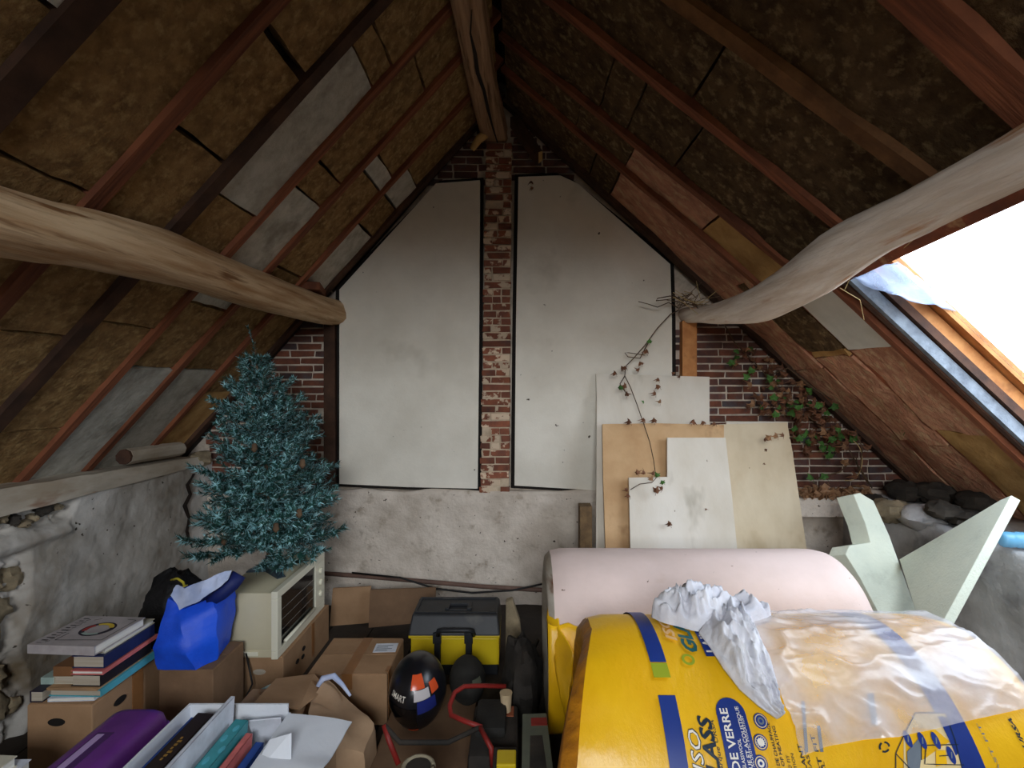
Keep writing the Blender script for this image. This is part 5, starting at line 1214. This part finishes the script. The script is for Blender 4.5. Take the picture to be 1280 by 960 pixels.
for i in range(190):
    c = random.choice(cent); px, py = c[0]+random.gauss(6, 17), c[1]+random.gauss(0, 15)
    if px < 900 or (px < 990 and py > 528): continue
    zz = H+(CY-py)/F*3.2; xx = (px-CX)/F*3.2
    if xx > (AR-zz)/BR-.05: continue
    leaf(iv, P(px, py, 3.23-U(0, .14)), U(.042, .08), random.choices('gbt', (2.2, 6, 1))[0])
for (px, py, k_) in ((915, 455, 'g'), (935, 472, 'g'), (962, 475, 'g'), (1012, 490, 'g'), (1025, 508, 'g'), (1045, 510, 'g'), (1008, 545, 'g'), (1000, 550, 'g'), (1052, 546, 'g'), (1015, 598, 'g'), (1032, 597, 'g'), (970, 520, 'g'), (1055, 580, 't'), (1072, 596, 'b'), (1085, 562, 'b'),
                     (1040, 525, 'b'), (1025, 522, 'b'), (1010, 525, 'b'), (950, 500, 'b'), (960, 505, 'b'), (1132, 538, 'g')):
    leaf(iv, P(px, py, 3.09 if px < 1100 else 2.80), U(.065, .09), k_)
# leaf litter on the ledge
lt = MB(); random.seed(15)
for i in range(240):
    px = U(1000, 1085); py = 622+U(-1, 1)*12*(1-abs(px-1040)/60)+U(0, 10)
    x = (px-CX)/F*3.12; p = Vector((x+U(-.03, .03), 3.14+U(-.08, .06), .712+abs(random.gauss(0, .022))))
    sz = U(.018, .034); e = Vector((U(-1, 1), U(-1, 1), U(-.5, .5))).normalized(); f = e.orthogonal().normalized()
    lt.add([p-e*sz, p+f*sz*.6, p+e*sz, p-f*sz*.6+Vector((0, 0, sz*.5))], [(0, 1, 2), (0, 2, 3)])
lt.build('leaf_litter', 'ivy_tan', None, label='heap of dry brown leaves on the ledge below the ivy', cat='leaves', kind='stuff', fixn=False)
mb = MB(); mb.box((1.60, 3.08, .60), (2.06, 3.26, .712)); mb.build('ledge', 'plaster', wb)
# dry vine trailing from the purlin end over the boards
dv_ = thing('dry_vine', P(845, 392, 3.2), 'dry vine trailing from the right purlin over the leaning boards', 'vine')
main = [(848, 388, 3.2), (838, 393, 3.2), (822, 410, 3.2), (806, 432, 3.19), (792, 448, 3.17), (782, 458, 3.14), (781, 470, 3.10), (788, 484, 3.08), (796, 505, 3.06), (804, 528, 3.03), (812, 552, 2.95), (817, 575, 2.92), (820, 598, 2.88), (815, 603, 2.86), (800, 605, 2.86), (788, 612, 2.86)]
tw = [main, [(848, 385, 3.2), (836, 378, 3.16), (822, 384, 3.14), (810, 380, 3.13), (798, 377, 3.12)], [(850, 375, 3.15), (838, 370, 3.12), (822, 373, 3.1), (820, 376, 3.1), (838, 374, 3.1), (860, 369, 3.1)], [(812, 425, 3.19), (800, 448, 3.15), (785, 446, 3.14), (781, 441, 3.14), (786, 441, 3.14), (806, 444, 3.12)],
      [(781, 470, 3.1), (775, 480, 3.08), (783, 492, 3.07), (779, 484, 3.07)]]
for s_ in tw: mb = MB(); mb.tube([P(*q) for q in s_], [.0036*(1-.4*i/len(s_)) for i in range(len(s_))], 5); mb.build('stem', 'bark', dv_, smooth=True)
random.seed(19)
for (px, py, d, k_, sz) in ((812, 428, 3.15, 'g', .05), (809, 440, 3.15, 'b', .06), (801, 455, 3.12, 'b', .055), (798, 464, 3.12, 'b', .05), (778, 462, 3.1, 'b', .06), (783, 460, 3.1, 'b', .05), (776, 486, 3.04, 'g', .055), (782, 484, 3.03, 'b', .06), (783, 494, 3.03, 'b', .05), (824, 475, 3.03, 'b', .05), (824, 484, 3.03, 'b', .055), (820, 493, 3.03, 'b', .055),
                            (826, 503, 3.02, 't', .045), (804, 503, 3.02, 'g', .035), (842, 467, 3.06, 'b', .04), (850, 472, 3.06, 'b', .04), (770, 467, 3.06, 'b', .055), (788, 528, 2.96, 'b', .06), (806, 526, 2.95, 'b', .06), (818, 527, 2.95, 'b', .055), (865, 528, 2.96, 'b', .06), (880, 529, 2.95, 'b', .05), (895, 530, 2.95, 'b', .05), (960, 548, 2.93, 't', .06), (972, 546, 2.93, 't', .06), (980, 545, 2.93, 'b', .05), (957, 550, 2.93, 'b', .045),
                            (822, 595, 2.84, 'g', .05), (829, 604, 2.84, 'g', .045), (815, 600, 2.84, 't', .05), (820, 615, 2.84, 'b', .065), (828, 612, 2.84, 'b', .05), (787, 620, 2.84, 'b', .05), (784, 613, 2.84, 'b', .04), (797, 592, 2.84, 'b', .05), (806, 592, 2.84, 'b', .045), (818, 593, 2.84, 'b', .05), (838, 656, 2.83, 'b', .05), (882, 637, 2.82, 'b', .025), (957, 563, 2.9, 'b', .03), (955, 580, 2.9, 'b', .022), (666, 235, 3.2, 'b', .04), (664, 228, 3.2, 'b', .05)):
    leaf(dv_, P(px, py, d-.02), sz*.9, k_)
# nest of twigs on the purlin end
ns_ = thing('twig_nest', P(862, 376, 3.0), 'tangle of dry twigs lodged on the right purlin end', 'twigs')
random.seed(23)
for i in range(34):
    c = P(862+random.gauss(0, 12), 377+random.gauss(0, 5), 3.05+U(-.1, .08)); d = Vector((U(-1, 1), U(-.6, .6), U(-.5, .5))).normalized()*U(.03, .09)
    mb = MB(); mb.tube([c-d, c+Vector((U(-.01, .01), 0, U(-.012, .012))), c+d], .0022, 4); mb.build('twig', random.choice(('straw', 'bark', 'bark')), ns_)
# straw and cobweb strands hanging under the right purlin by the skylight
ss = thing('straw_strands', P(1080, 345, 1.9), 'pale straw strands hanging between purlin and skylight', 'straw')
for s_ in ([(1052, 352, 1.9), (1066, 335, 1.88), (1090, 318, 1.8), (1130, 300, 1.7)], [(1062, 330, 1.85), (1064, 345, 1.88), (1056, 362, 1.92)], [(1040, 345, 1.9), (1060, 332, 1.85), (1085, 322, 1.8)], [(1130, 310, 1.7), (1160, 283, 1.58), (1200, 262, 1.45)], [(1163, 265, 1.55), (1162, 282, 1.56)], [(1075, 338, 1.85), (1084, 322, 1.82), (1096, 314, 1.8)], [(1050, 360, 1.95), (1075, 375, 2.0), (1080, 400, 2.05)]):
    mb = MB(); mb.tube([P(*q) for q in s_], .0013, 4); mb.build('strand', 'straw', ss)
